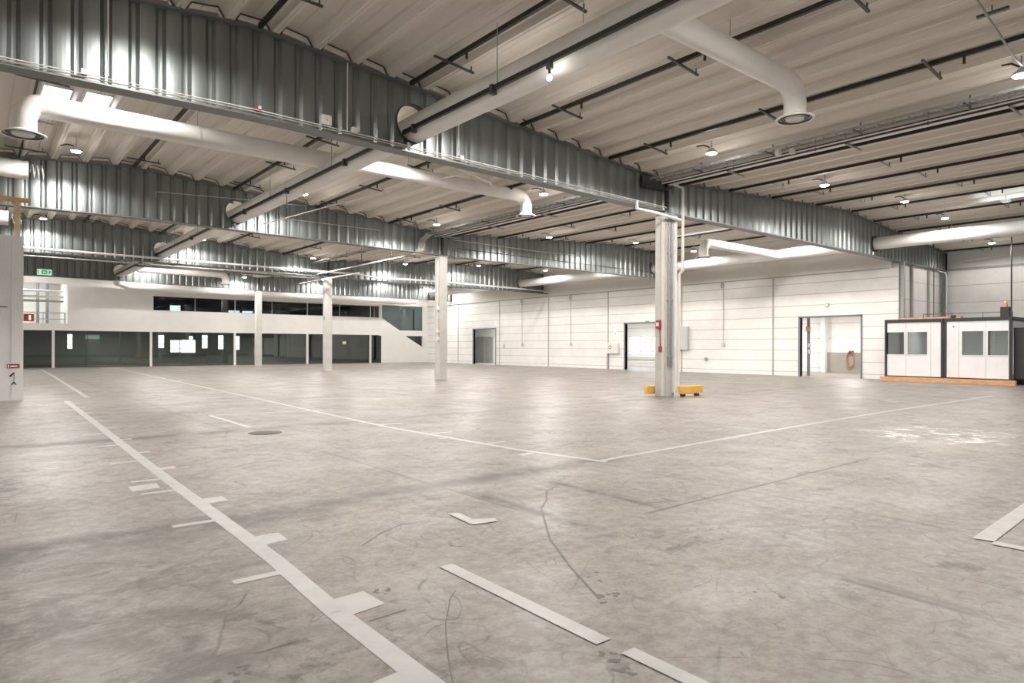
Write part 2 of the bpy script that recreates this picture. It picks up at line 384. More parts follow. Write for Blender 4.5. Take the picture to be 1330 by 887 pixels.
# ---- walls
def top(x): return zr(x) + 0.16
def wallpoly(mb, x0, x1, zlo, zhi, y0, y1):
    """x-z wall piece, zhi None = up to the roof"""
    if zhi is not None: mb.box(x0, x1, y0, y1, zlo, zhi); return
    bx = [x0] + [b for b in (4, XC, 28) if x0 < b < x1] + [x1]
    mb.prism([(x0, zlo), (x1, zlo)] + [(x, top(x)) for x in reversed(bx)], 1, y0, y1)
def ywall(mb, x0, x1, ya, yb_, z1, openings):
    """wall along y with door/window openings (y0,y1,z0,z1)"""
    y = ya
    for a, b, c, d in sorted(openings):
        mb.box(x0, x1, y, a, 0, z1)
        if c > 0: mb.box(x0, x1, a, b, 0, c)
        mb.box(x0, x1, a, b, d, z1); y = b
    mb.box(x0, x1, y, yb_, 0, z1)
DOORS = [(13.98, 17.0, 3.02), (25.3, 28.88, 3.0), (42.8, 45.9, 2.94)]
wr = MB(); ywall(wr, XR, XR + .2, 12.3, YB, 5.22, [(a, b, 0, c) for a, b, c in DOORS])
WR = struct(wr.build('wall_right', M['panel']))
fa = MB(); fa.box(XR - .05, XR + .25, 12.62, YB, 5.22, top(XR)); struct(fa.build('wall_right_fascia', M['fascia']))
struct(MB().box(XR - .08, XR - .05, 12.7, YB, 5.20, 5.25).build('trim_1', M['cable']))
# vertical cover strips on the partition
for i, y in enumerate([18.5, 24.4, 30.38, 36.35, 42.28, 48.2]):
    struct(MB().box(XR - .03, XR, y - .035, y + .035, 0, 5.2).build('trim_%d' % (i + 2), M['cable']))
# outer right wall and near bay
wf = MB()
ywall(wf, 40.0, 40.3, -12.3, 60.6, zr(40) + .3, [(30.9, 31.95, .9, 2.3), (32.15, 33.1, .9, 2.3), (33.3, 34.3, .9, 2.3), (47.2, 48.6, .9, 2.3)])
struct(wf.build('wall_far_right', M['panel_far']))
wn = MB(); wallpoly(wn, XR + .2, 40.0, 0, None, 12.62, 12.8); struct(wn.build('wall_bay_end', M['panel_far']))
struct(MB().box(-8.6, -8.3, -12.3, 60.6, 0, 7.2).build('wall_left', M['plaster']))
wq = MB(); wallpoly(wq, -8.6, 40.3, 0, None, -12.3, -12.1); struct(wq.build('wall_front', M['plaster']))
# side wing room partitions
for i, y in enumerate((23.6, 38.5)):
    struct(MB().box(XR + .2, 40.0, y, y + .15, 0, 6.6).build('wall_wing_%d' % (i + 1), M['plaster']))
struct(MB().box(XR + .26, 40.0, 12.82, 53.3, 3.6, 3.7).build('ceiling_wing', M['plaster']))
# back wall
bw = MB(); y0, y1 = YB, YB + .22
wallpoly(bw, -8.6, -2.0, 0, None, y0, y1)
wallpoly(bw, -2.0, 0.5, 2.5, None, y0, y1)
wallpoly(bw, 0.5, 4.95, 2.5, 2.96, y0, y1); wallpoly(bw, 0.5, 4.95, 5.62, None, y0, y1)
wallpoly(bw, 4.95, 10.05, 2.5, None, y0, y1)
wallpoly(bw, 10.05, 28.2, 2.5, 4.03, y0, y1); wallpoly(bw, 10.05, 28.2, 5.12, None, y0, y1)
wallpoly(bw, 28.2, 28.5, 2.45, None, y0, y1)
bw.prism([(28.45, 0), (33.3, 0), (33.3, 1.42), (32.75, 1.42), (30.9, 2.45), (28.45, 2.45)], 1, y0, y1)
bw.prism([(28.5, 2.45), (33.3, 2.45), (33.3, 2.95), (30.3, 2.95), (28.5, 4.03)], 1, y0, y1)
wallpoly(bw, 32.75, 33.3, 1.42, 2.45, y0, y1); wallpoly(bw, 32.77, 33.3, 2.95, None, y0, y1)
wallpoly(bw, 28.5, 32.77, 5.2, None, y0, y1)
struct(bw.build('wall_back', M['plaster']))
# outer back wall with office windows
wo = MB(); Y2 = 60.0
ops = [(5.5, 5.9, 1.2, 2.4), (12.6, 13.5, .9, 2.0), (14.02, 14.4, 1.3, 2.35), (15.04, 15.55, 1.24, 2.45), (16.34, 16.85, 1.16, 2.45), (17.81, 18.2, 1.1, 2.4), (11.7, 12.2, 1.26, 2.4)]
ups = [(12.56, 13.43, 4.3, 4.88), (17.17, 18.2, 4.3, 4.62), (18.34, 19.33, 4.3, 4.62)]
def xwall(mb, xa, xb, z0, z1, openings, yy0, yy1):
    x = xa
    for a, b, c, d in sorted(openings):
        mb.box(x, a, yy0, yy1, z0, z1); mb.box(a, b, yy0, yy1, z0, c); mb.box(a, b, yy0, yy1, d, z1); x = b
    mb.box(x, xb, yy0, yy1, z0, z1)
xwall(wo, -8.6, 40.0, 0, 2.75, ops, Y2, Y2 + .2)
struct(wo.build('wall_office_back', M['officegrey']))
wo = MB(); xwall(wo, 5.0, 33.3, 2.75, 7.2, ups, Y2, Y2 + .2); struct(wo.build('wall_upper_back', M['officedark']))
struct(MB().box(-8.6, 5.0, Y2, Y2 + .2, 2.75, 7.6).build('wall_loft_back', M['panel_far']))
struct(MB().box(33.3, 40.0, Y2, Y2 + .2, 2.75, 7.0).build('wall_wing_back', M['plaster']))
for i, (a, b, c, d) in enumerate(ops + ups):
    f = MB(); f.box(a, b, Y2 + .05, Y2 + .09, c, c + .05); f.box(a, b, Y2 + .05, Y2 + .09, d - .05, d)
    f.box(a, a + .04, Y2 + .05, Y2 + .09, c, d); f.box(b - .04, b, Y2 + .05, Y2 + .09, c, d)
    for k in range(1, 3): f.box(a, b, Y2 + .055, Y2 + .085, c + (d - c) * k / 3 - .015, c + (d - c) * k / 3 + .015)
    struct(f.build('window_%d' % (20 + i), M['officegrey']))
for i, (a, b, c, d) in enumerate([(30.9, 31.95, .9, 2.3), (32.15, 33.1, .9, 2.3), (33.3, 34.3, .9, 2.3), (47.2, 48.6, .9, 2.3)]):
    f = MB(); f.box(40.05, 40.12, a, b, c, c + .06); f.box(40.05, 40.12, a, b, d - .06, d); f.box(40.05, 40.12, a, a + .05, c, d); f.box(40.05, 40.12, b - .05, b, c, d)
    struct(f.build('window_%d' % (40 + i), M['white']))
# loft floor / soffit, upper room walls
struct(MB().box(-8.3, 33.3, YB + .22, Y2, 2.55, 2.75).build('floor_loft', M['officegrey']))
struct(MB().box(4.98, 5.1, YB + .22, Y2, 2.75, 7.4).build('wall_loft_side', M['plaster']))
struct(MB().box(5.1, 28.3, YB + .24, Y2, 5.3, 5.4).build('ceiling_upper', M['officedark']))
struct(MB().box(28.3, 28.42, YB + .22, Y2, 2.75, 7.4).build('wall_stair_side', M['officegrey']))
struct(MB().box(33.3, 33.5, YB, Y2, 0, 7.0).build('wall_stair_right', M['officegrey']))
struct(MB().box(28.42, 33.3, Y2 - 1.6, Y2 - 1.5, 2.75, 6.8).build('wall_stair_back', M['officegrey']))
# ground floor glazing with white posts
xsP = [-2.0, 4.13, 9.94, 15.76, 21.57, 27.35, 28.45]
for i, (a, b) in enumerate(zip(xsP[:-1], xsP[1:])):
    fr = MB(); fr.box(a, b, YB + .06, YB + .12, 0, .06); fr.box(a, b, YB + .06, YB + .12, 2.44, 2.5)
    n = 3 if b - a > 3 else 1
    for k in range(0, n + 1): 
        xx = a + (b - a) * k / n; fr.box(xx - .018, xx + .018, YB + .06, YB + .12, .06, 2.44)
    W = struct(fr.build('window_%d' % (i + 1), M['darkbar'] if i else M['darkbar']))
    pn = MB().box(a + .02, b - .02, YB + .085, YB + .095, .06, 2.44).build('pane', M['glass'], W)
for i, x in enumerate(xsP[1:-1]):
    struct(MB().box(x - .075, x + .075, YB - .06, YB + .14, 0, 2.5).build('trim_%d' % (20 + i), M['white']))
# upper window strip
ux = [10.05, 15.76, 21.57, 27.35, 28.2]
for i, (a, b) in enumerate(zip(ux[:-1], ux[1:])):
    fr = MB(); fr.box(a, b, YB + .08, YB + .13, 4.03, 4.07); fr.box(a, b, YB + .08, YB + .13, 5.08, 5.12)
    fr.box(a, a + .05, YB + .02, YB + .13, 4.03, 5.12); fr.box((a + b) / 2 - .012, (a + b) / 2 + .012, YB + .08, YB + .13, 4.07, 5.08)
    W = struct(fr.build('window_%d' % (50 + i), M['white']))
    MB().box(a + .02, b, YB + .10, YB + .11, 4.07, 5.08).build('pane', M['glass_up'], W)
W = MB(); W.prism([(28.5, 4.03), (30.3, 2.95), (32.77, 2.95), (32.77, 2.99), (30.3, 2.99), (28.5, 4.07)], 1, YB + .08, YB + .13); W.box(31.9, 32.05, YB + .3, YB + .4, 2.95, 5.0)
W = struct(W.build('window_60', M['frame']))
g = MB(); g.prism([(28.5, 4.07), (30.3, 2.99), (32.77, 2.99), (32.77, 5.2), (28.5, 5.2)], 1, YB + .10, YB + .11); g.build('pane', M['glass_up'], W)
W = struct(MB().box(32.2, 32.35, YB + .1, YB + .16, 1.75, 2.45).build('window_61', M['frame']))
g = MB(); g.prism([(30.9, 2.45), (32.75, 1.42), (32.75, 2.45)], 1, YB + .17, YB + .18); g.build('pane', M['glass_up'], W)
# inner office door, silver
od = MB(); od.box(6.75, 7.55, Y2 - .1, Y2 - .02, 0, 2.0); od = struct(od.build('door_5', M['galv']))
MB().box(6.7, 7.6, Y2 - .12, Y2 - .03, 2.0, 2.3).build('transom', M['signwhite'], od)
MB().tube([(7.45, Y2 - .18, 1.0), (7.45, Y2 - .1, 1.0), (7.3, Y2 - .18, 1.0)], .015, 8).build('door_handle', M['black'], od)

# ---- door frames in the partition
for i, (a, b, h) in enumerate(DOORS):
    f = MB(); wd = .09
    f.box(XR - .04, XR + .22, b, b + wd, 0, h + .08); f.box(XR - .04, XR + .22, a - .07, a, 0, h + .08); f.box(XR - .04, XR + .22, a - .07, b + wd, h, h + .08)
    struct(f.build('door_%d' % (i + 1), M['doorframe']))

# left free-standing partition
wp = MB(); wp.box(-6.0, 1.05, 22.35, 22.62, 0, 4.47)
WP = struct(wp.build('wall_partition', M['partition']))
MB().box(.80, 1.06, 22.32, 22.35, 0, 4.47).build('end_strip', M['partition'], WP)
MB().box(-6, .72, 22.33, 22.35, 2.52, 2.54).build('joint', M['ink'], WP)

# ------------------------------------------------------------------ corrugated girders
def girder(name_lab, yi, x0, x1, holes, label):
    y = YG[yi]
    R = empty('corrugated_girder', ((x0 + x1) / 2, y, zb((x0 + x1) / 2)), label, 'girder', 'corrugated steel girders')
    per, amp = 0.40, 0.032
    kn = []; x = x0
    while x < x1 - 1e-6:
        for u, s_ in ((0, -.84), (.055, -.96), (.115, -1), (.175, -.96), (.23, -.84), (.285, .95), (.315, 1), (.345, .95)):
            if x + u < x1: kn.append((x + u, y + s_ * amp))
        x += per
    kn.append((x1, y - amp))
    # refine around the holes
    def yat(xx):
        for (a, ya), (b, yb_) in zip(kn[:-1], kn[1:]):
            if a <= xx <= b: return ya + (yb_ - ya) * (xx - a) / (b - a)
        return y
    xs_ = {k[0] for k in kn}
    for hx, hz, hr in holes:
        u = hx - hr - .05
        while u < hx + hr + .05: xs_.add(round(u, 4)); u += .03
    xs_ = sorted(xs_); wb = MB(); idx = {}
    for a, b in zip(xs_[:-1], xs_[1:]):
        if b - a < 1e-5: continue
        mx = (a + b) / 2; nh = [h for h in holes if abs(mx - h[0]) < h[2]]
        ya, yb_ = yat(a), yat(b)
        def strip(z0a, z0b, z1a, z1b):
            wb.add([(a, ya, z0a), (b, yb_, z0b), (b, yb_, z1b), (a, ya, z1a)], [(0, 1, 2, 3)])
        za, zb_, ta, tb = zb(a) + .02, zb(b) + .02, zr(a) - .02, zr(b) - .02
        if nh:
            h = nh[0]
            def hh(xx): return math.sqrt(max(0, h[2] ** 2 - (xx - h[0]) ** 2))
            strip(za, zb_, h[1] - hh(a), h[1] - hh(b)); strip(h[1] + hh(a), h[1] + hh(b), ta, tb)
        else: strip(za, zb_, ta, tb)
    wb.build('web', M['web'], R, True)
    # flanges follow the shape of the beam
    brk = [x0] + [b for b in (4.0, 28.0) if x0 < b < x1] + [x1]
    for nm, fz, th, wdt in (('bottom_flange', lambda x: zb(x), .035, .34), ('top_flange', lambda x: zr(x) - .03, .028, .26)):
        f = MB()
        for a, b in zip(brk[:-1], brk[1:]):
            f.add([(a, y - wdt / 2, fz(a)), (b, y - wdt / 2, fz(b)), (b, y + wdt / 2, fz(b)), (a, y + wdt / 2, fz(a)),
                   (a, y - wdt / 2, fz(a) + th), (b, y - wdt / 2, fz(b) + th), (b, y + wdt / 2, fz(b) + th), (a, y + wdt / 2, fz(a) + th)],
                  [(0, 3, 2, 1), (4, 5, 6, 7), (0, 1, 5, 4), (1, 2, 6, 5), (2, 3, 7, 6), (3, 0, 4, 7)])
        f.build(nm, M['flange'], R)
    # end plates
    for xe in (x0 + .02, x1 - .02):
        MB().box(xe - .012, xe + .012, y - .13, y + .13, zb(xe) + .03, zr(xe) - .03).build('end_plate', M['darkbar'], R)
    for hx, hz, hr in holes:
        MB().tube([(hx, y - .09, hz), (hx, y + .09, hz)], hr + .015, 40, cap=False).build('hole_collar', M['darkbar'], R)
    # sheet ends and closure bars of the deck standing on the girder
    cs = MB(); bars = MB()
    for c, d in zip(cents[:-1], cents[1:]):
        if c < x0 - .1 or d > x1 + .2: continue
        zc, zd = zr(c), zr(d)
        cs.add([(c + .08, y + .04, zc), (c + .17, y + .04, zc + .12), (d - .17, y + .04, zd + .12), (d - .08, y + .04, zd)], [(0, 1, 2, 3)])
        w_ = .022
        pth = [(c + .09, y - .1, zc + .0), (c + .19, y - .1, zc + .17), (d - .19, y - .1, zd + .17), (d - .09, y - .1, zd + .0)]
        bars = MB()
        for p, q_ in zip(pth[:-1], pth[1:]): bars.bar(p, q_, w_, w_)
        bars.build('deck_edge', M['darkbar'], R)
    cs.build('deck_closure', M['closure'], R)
    return R
HA = [(7.40, 6.34, .40)]
HE = [(31.1, 6.12, .33)]
names = ['nearest', 'second', 'third', 'rearmost']
G = []
for i in range(4):
    G.append(girder('l', i, -8.25, XC - .02, HA, '%s grey corrugated girder on the left of the column row, white duct passing through it' % names[i]))
    G.append(girder('r', i, XC + .02, 39.9 if i == 0 else XR - .06, HE, '%s grey corrugated girder on the right of the column row, running to the right wall' % names[i]))

# ------------------------------------------------------------------ columns
cn = ['column nearest the camera with red and white fittings and a yellow guard', 'second column from the camera, white conduit down its left side', 'third column from the camera, small green mark halfway up', 'farthest column, in front of the office glazing']
cols = []
for i in range(4):
    y = YG[i]
    R = empty('column', (XC, y, 0), 'pale grey concrete ' + cn[i], 'column', 'concrete columns carrying the girders')
    MB().box(XC - .2, XC + .2, y - .2, y + .2, 0, zb(XC) - .06).build('shaft', M['concrete'] if i == 0 else M['colpaint'], R, bevel=.012)
    MB().box(XC - .24, XC + .24, y - .2, y + .2, zb(XC) - .06, zb(XC) - .002).build('head_plate', M['galv'], R)
    MB().box(XC - .02, XC + .02, y - .14, y + .14, zb(XC) + .04, zr(XC) - .04).build('joint_plate', M['darkbar'], R)
    cols.append(R)
# column 1 fittings
c1 = cols[0]; y = YG[0]
for dx, r in ((-.10, .022), (-.03, .018), (.04, .022)):
    MB().tube([(XC + dx, y - .235, .9), (XC + dx, y - .235, 5.4)], r, 10).build('conduit', M['galv'], c1, True)
MB().box(XC + .10, XC + .22, y - .30, y - .20, .12, 5.45).build('cable_channel', M['white'], c1, bevel=.008)
MB().box(XC - .25, XC - .20, y - .17, y - .07, .02, 5.4).build('side_channel', M['colpaint'], c1)
for z in (1.2, 2.9, 4.3): MB().box(XC - .16, XC + .24, y - .25, y - .2, z, z + .03).build('clamp', M['galv'], c1)
t = empty('downpipe', (XC + .26, y - .38, 5.2), 'white round pipe bent around the girder joint above the nearest column', 'pipe')
MB().tube([(14.55, y - .3, 5.62), (14.55, y - .3, 5.42), (15.4, y - .34, 5.40), (XC + .3, y - .42, 5.30)], .045, 12).build('lower_pipe', M['white'], t, True)
MB().tube([(15.75, y - .42, 6.38), (XC + .3, y - .42, 6.28), (XC + .32, y - .42, 6.2), (XC + .32, y - .42, 3.8), (XC + .32, y - .30, 3.7), (XC + .32, y - .26, .3)], .045, 12).build('upright_pipe', M['white'], t, True)
t = empty('fire_call_point', (XC - .22, y, 2.2), 'red fire call point with red conduit on the left face of the nearest column', 'alarm')
MB().box(XC - .30, XC - .2, y - .05, y + .1, 2.05, 2.3).build('box', M['red'], t, bevel=.01)
MB().box(XC - .31, XC - .30, y - .02, y + .07, 2.12, 2.23).build('face_plate', M['white'], t)
MB().tube([(XC - .23, y, 2.05), (XC - .23, y - .02, 1.5)], .014, 8).build('conduit', M['red'], t)
MB().box(XC - .27, XC - .2, y - .1, y + .02, 1.35, 1.52).build('button_box', M['red'], t, bevel=.01)
t = empty('column_guard', (16.9, 12.1, 0), 'yellow steel guard rail around the foot of the nearest column', 'guard')
MB().box(16.42, 17.5, 12.02, 12.16, .08, .32).build('rail', M['yellow'], t, bevel=.015)
MB().box(15.72, 16.7, 12.76, 12.88, .08, .32).build('rail', M['yellow'], t, bevel=.015)
for xx, yy in ((16.5, 12.05), (17.2, 12.05), (16.5, 12.78)): MB().box(xx, xx + .14, yy, yy + .1, 0, .09).build('foot', M['iron'], t)
c2 = cols[1]
MB().tube([(XC - .24, YG[1] - .1, 1.7), (XC - .24, YG[1] - .1, 5.3)], .03, 10).build('conduit', M['white'], c2, True)
for z in (1.75, 2.1, 3.1): MB().box(XC - .30, XC - .2, YG[1] - .18, YG[1] - .02, z, z + .14).build('socket_box', M['white'], c2, bevel=.01)
MB().box(XC - .215, XC - .2, YG[2] - .1, YG[2] + .1, 3.05, 3.25).build('green_mark', M['green'], cols[2])
# wall posts at the near bay corner
for nm, x, yy, w_, lab in (('steel_post', XR + .09, 12.19, .16, 'galvanised post at the corner where the right wall steps back'), ('steel_post', 39.6, 12.40, .3, 'grey steel post at the far end of the nearest girder')):
    o = MB(); o.box(x - w_ / 2, x + w_ / 2, yy - .1, yy - .09, 0, 5.5); o.box(x - w_ / 2, x + w_ / 2, yy + .09, yy + .1, 0, 5.5); o.box(x - .01, x + .01, yy - .09, yy + .09, 0, 5.5)
    tag(o.build(nm, M['galv'], None), lab, 'post', 'steel posts of the right bay')
for x in (35.6, 37.8):
    tag(MB().box(x - .05, x + .05, 12.5, 12.6, 0, 5.5).build('wall_post', M['cable']), 'thin grey wall post %s behind the white cabin' % ('left' if x < 36 else 'right'), 'post', 'thin posts on the bay end wall')

# ------------------------------------------------------------------ ducts
def elbow(p, d0, d1, R, n=5):
    """points of a quarter bend starting at p, going d0 then d1"""
    p = Vector(p); d0 = Vector(d0); d1 = Vector(d1); out = []
    for k in range(n + 1):
        a = math.pi / 2 * k / n; out.append(p + d0 * R * math.sin(a) + d1 * R * (1 - math.cos(a)))
    return out
def seam_rings(root, a, b, r, step=1.5):
    a = Vector(a); b = Vector(b); L = (b - a).length; d = (b - a) / L; k = step
    while k < L - .1:
        p = a + d * k; MB().tube([p - d * .012, p + d * .012], r + .008, 32, cap=False).build('joint_ring', M['duct'], root, True); k += step
def diffuser(root, c, r):
    MB().lathe([(r, .0), (r * 1.02, -.06), (r * 1.35, -.12), (r * 1.72, -.135), (r * 1.72, -.15), (r * 1.5, -.15)], c).build('diffuser_flange', M['duct'], root, True)
    MB().lathe([(r * 1.5, -.15), (r * 1.36, -.12), (r * 1.2, -.10), (r * 1.2, -.14), (r * .95, -.13), (r * .95, -.10)], c).build('diffuser_ring', M['darkbar'], root, True)
    MB().lathe([(r * .95, -.10), (r * .8, -.155), (r * .45, -.16), (r * .45, -.15), (r * .01, -.15)], c).build('diffuser_cone', M['white'], root, True)
# duct A through the left span
A = empty('supply_duct', (7.43, 24, 6.22), 'long round white duct running through the left girders away from the camera', 'duct')
MB().tube([(7.43, -2, 6.22), (7.43, 51.0, 6.22)], .29, 32).build('duct_pipe', M['duct'], A, True)
seam_rings(A, (7.43, 2, 6.22), (7.43, 50, 6.22), .29, 3.0)
for y_ in (4.2, 9.1, 16.0, 20.5, 29, 33, 41, 45):
    MB().bar((7.1, y_, 6.05), (7.1, y_, zr(7.1)), .012, .012).build('hanger_rod', M['galv'], A)
T = empty('busbar_track', (7.12, 20, 6.02), 'black lighting busbar slung along the left side of the long white duct', 'track')
for y0_, y1_ in ((-1, 12.38), (12.62, 24.68), (24.92, 36.88), (37.12, 49.0)):
    MB().box(7.085, 7.145, y0_, y1_, 6.03, 6.11).build('rail', M['black'], T)
for y_ in (9.2, 11.9, 15.2, 19.1, 23, 30, 42): MB().box(7.06, 7.17, y_, y_ + .08, 5.96, 6.13).build('clip', M['darkbar'], T)
def branch(name, y_, x0_, x1_, z, r, label, diffuser_at):
    """duct along x with end bends and diffusers; diffuser_at in {-1: low x, 1: high x}"""
    R = empty(name, ((x0_ + x1_) / 2, y_, z), label, 'duct', 'white branch ducts with round diffusers')
    pts = []
    if -1 in diffuser_at:
        e = elbow((x0_ + .34, y_, z), (-1, 0, 0), (0, 0, -1), .34, 4); pts += [e[-1] + Vector((0, 0, -.18))] + list(reversed(e))
        diffuser(R, (x0_, y_, e[-1].z - .16), r)
    else: pts.append(Vector((x0_, y_, z)))
    if 1 in diffuser_at:
        e = elbow((x1_ - .34, y_, z), (1, 0, 0), (0, 0, -1), .34, 4); pts += e + [e[-1] + Vector((0, 0, -.18))]
        diffuser(R, (x1_, y_, e[-1].z - .16), r)
    else: pts.append(Vector((x1_, y_, z)))
    o = MB().tube(pts, r, 28).build('duct_pipe', M['duct'], R, False)
    for p in o.data.polygons: p.use_smooth = True
    o.data.set_sharp_from_angle(angle=math.radians(17))
    n = max(2, int((x1_ - x0_) / 2.2))
    for k in range(1, n):
        x = x0_ + (x1_ - x0_) * k / n
        MB().bar((x, y_, z + r), (x, y_, zr(x)), .01, .01).build('hanger_rod', M['galv'], R)
        MB().tube([(x - .012, y_, z), (x + .012, y_, z)], r + .008, 28, cap=False).build('joint_ring', M['duct'], R, True)
    return R
branch('branch_duct', 6.2, 7.6, 11.92, 6.42, .20, 'nearest white branch duct, high in the middle, ending in a downturned diffuser', (1,))
branch('branch_duct', 16.64, .78, 7.35, 6.42, .235, 'white branch duct under the roof windows at the left, downturned diffuser at its left end', (-1,))
branch('branch_duct', 16.64, 7.5, 14.2, 6.48, .195, 'white branch duct beyond the nearest girder, diffuser left of the column row', (1,))
branch('branch_duct', 16.9, 24.6, 31.0, 6.05, .20, 'white branch duct beyond the nearest column with its diffuser in front of the right wall', (-1,))
branch('branch_duct', 44.2, 7.5, 12.5, 6.05, .22, 'small far white branch duct in front of the rearmost girder', (1,))
# duct E through the right span
E_ = empty('supply_duct', (31.1, 24, 6.12), 'long round white duct through the right girders close to the right wall', 'duct')
MB().tube([(31.1, -2, 6.12), (31.1, 50.0, 6.12)], .27, 32).build('duct_pipe', M['duct'], E_, True)
seam_rings(E_, (31.1, 2, 6.12), (31.1, 49, 6.12), .27, 3.0)
for y_ in (4.5, 9.5, 15, 20, 29, 33, 41): MB().bar((31.1, y_, 6.35), (31.1, y_, zr(31.1)), .012, .012).build('hanger_rod', M['galv'], E_)
# duct along the back
B_ = empty('supply_duct', (19, 51, 5.75), 'long round white duct across the top of the back wall', 'duct')
MB().tube([(7.43, 51.0, 6.1), (7.6, 51.7, 5.86), (8.3, 52.0, 5.68), (9.6, 52.0, 5.66), (30.0, 52.0, 5.58), (31.3, 52.0, 5.56)], [.29, .3, .33, .34, .34, .2], 28).build('duct_pipe', M['duct'], B_, True)
for x in (12, 17, 22, 27): MB().bar((x, 52.0, 5.9), (x, 52.0, zr(x)), .012, .012).build('hanger_rod', M['galv'], B_)
# short flexible ducts at the left edge
for yy, z, x1_, lab in ((23.6, 6.55, 1.28, 'upper wrapped white duct end at the left edge with loose wire coil'), (30.0, 5.25, 1.0, 'lower wrapped white duct end at the left edge behind the timber post')):
    if yy > 25: x1_, z = 1.05, 6.1
    R = empty('flexible_duct', (x1_ - 1, yy, z), lab, 'duct', 'wrapped duct ends at the left edge')
    pts = [(-2.5 + k * .12, yy, z) for k in range(int((x1_ + 2.5) / .12) + 1)]
    MB().tube(pts, [.255 + (.012 if k % 2 else 0) for k in range(len(pts))], 24).build('sleeve', M['duct'], R, True)
    cp = [(x1_ + k * .012, yy + .2 * math.cos(k * .7), z + .2 * math.sin(k * .7)) for k in range(28)]
    MB().tube(cp, .012, 6).build('wire_coil', M['galv'], R, True)

# ------------------------------------------------------------------ ceiling tracks with brackets
BAYS = [(-1.0, 12.25), (12.75, 24.55), (25.05, 36.75), (37.25, 48.95)]
bayname = ['in front of the nearest girder', 'between the nearest and second girders', 'between the second and third girders', 'between the third and rearmost girders']
TX = [1.05, 4.05, 7.22, 10.3, 13.45, 19.25, 21.95, 25.2, 28.25, 30.5, 33.1, 36.2, 39.05]
for bi, (ya, yb_) in enumerate(BAYS):
    xs_ = [x for x in TX if (bi == 0 and x > 3) or (bi > 0 and x < 33)]
    for n_, x in enumerate(xs_):
        z = zr(x)
        R = empty('lighting_track', (x, (ya + yb_) / 2, z), 'black ceiling track %s, %s from the left' % (bayname[bi], ORD[n_]), 'track', 'black ceiling tracks')
        wide = .07 if x in (4.05, 7.22, 10.3, 13.45, 25.2, 30.5, 33.1, 39.05) else .04
        MB().box(x - wide / 2, x + wide / 2, ya, yb_, z - .09, z - .012).build('rail', M['black'], R)
        y_ = 4.45
        while y_ < yb_:
            if ya + .3 < y_ < yb_ - .1:
                if x < XC: a, b = x - .38, x + .55
                else: a, b = x + .0, x + .7
                za, zb_ = z - .115, z - .115 - (.06 if x < XC and x > 4.1 else 0)
                br = MB().bar((a, y_, za + .03), (b, y_, zb_), .045, .035).build('cross_bracket', M['darkbar'] if x < XC else M['galv'], R)
                MB().bar((b - .06, y_, zb_), (b - .06, y_, zb_ + .12), .02, .02).build('bolt', M['darkbar'], br)
                MB().box(x - .015, x + .015, y_ - .55, y_ - .51, z - .22, z - .09).build('outlet', M['black'], R)
            y_ += 3.14

# ------------------------------------------------------------------ lamps
def lamp_proto(loc, label):
    R = empty('high_bay_lamp', loc, label, 'lamp', 'lit lamps under the roof')
    x, y, z = loc
    MB().lathe([(.01, .10), (.06, .10), (.065, .05), (.12, .035), (.15, .0), (.15, -.025), (.13, -.03)], loc, 20).build('housing', M['greybox'], R, True)
    MB().lathe([(.132, -.020), (.12, -.045), (.07, -.06), (.001, -.065)], loc, 20).build('lens', M['lampglow'], R)
    MB().bar((x, y, z + .1), (x, y, z + .41), .02, .02).build('stem', M['cable'], R)
    MB().tube([(x - .06, y + .02, z + .12), (x - .2, y + .1, z + .16), (x - .35, y + .2, z + .12)], .018, 6).build('plug_lead', M['black'], R)
    L = bpy.data.lights.new('lamp_light', 'SPOT'); L.energy = LAMP_W; L.color = LAMP_COL; L.spot_size = math.radians(168); L.spot_blend = 0.25; L.shadow_soft_size = 0.12; L.specular_factor = 0.16
    lo = bpy.data.objects.new('lamp_light', L); C.objects.link(lo); lo.parent = R; lo.location = (0, 0, -.09)
    L = bpy.data.lights.new('omni_fill', 'POINT'); L.energy = FILL_W; L.color = LAMP_COL; L.shadow_soft_size = 0.12  # omni fill added below the lens to lift ceiling and walls
    lo = bpy.data.objects.new('omni_fill', L); C.objects.link(lo); lo.parent = R; lo.location = (0, 0, -.17)
    return R
rows = {9.7: [-4.2, 2.3, 8.85, 14.45, 20.5, 26.8, 30.1, 37.2], 22.45: [-4.2, 2.27, 8.95, 14.44, 20.58, 26.7, 30.1],
        35.4: [-4.2, 2.37, 8.9, 14.66, 20.5, 26.1, 30.1], 48.2: [8.9, 14.9, 20.8, 26.6, 31.1], 50.35: [2.5, 8.9, 14.9, 20.8, 26.6, 31.1],
        3.36: [2.3, 8.85, 14.56, 20.5, 26.8], 15.81: [2.3, 8.9, 14.25, 20.5, 26.7, 30.1], 28.7: [2.3, 8.9, 14.5, 20.5, 26.5, 30.1], 41.6: [2.3, 8.9, 14.8, 20.6, 26.5, 30.1], -3.2: [2.3, 8.85, 14.5, 20.5, 26.8]}
rn = {9.7: bayname[0], 22.45: bayname[1], 35.4: bayname[2], 48.2: bayname[3], 50.35: 'behind the rearmost girder', 3.36: 'in the nearest row', 15.81: 'in the row just beyond the nearest girder', 28.7: 'in the row just beyond the second girder', 41.6: 'in the row just beyond the third girder', -3.2: 'behind the viewpoint'}
first = None
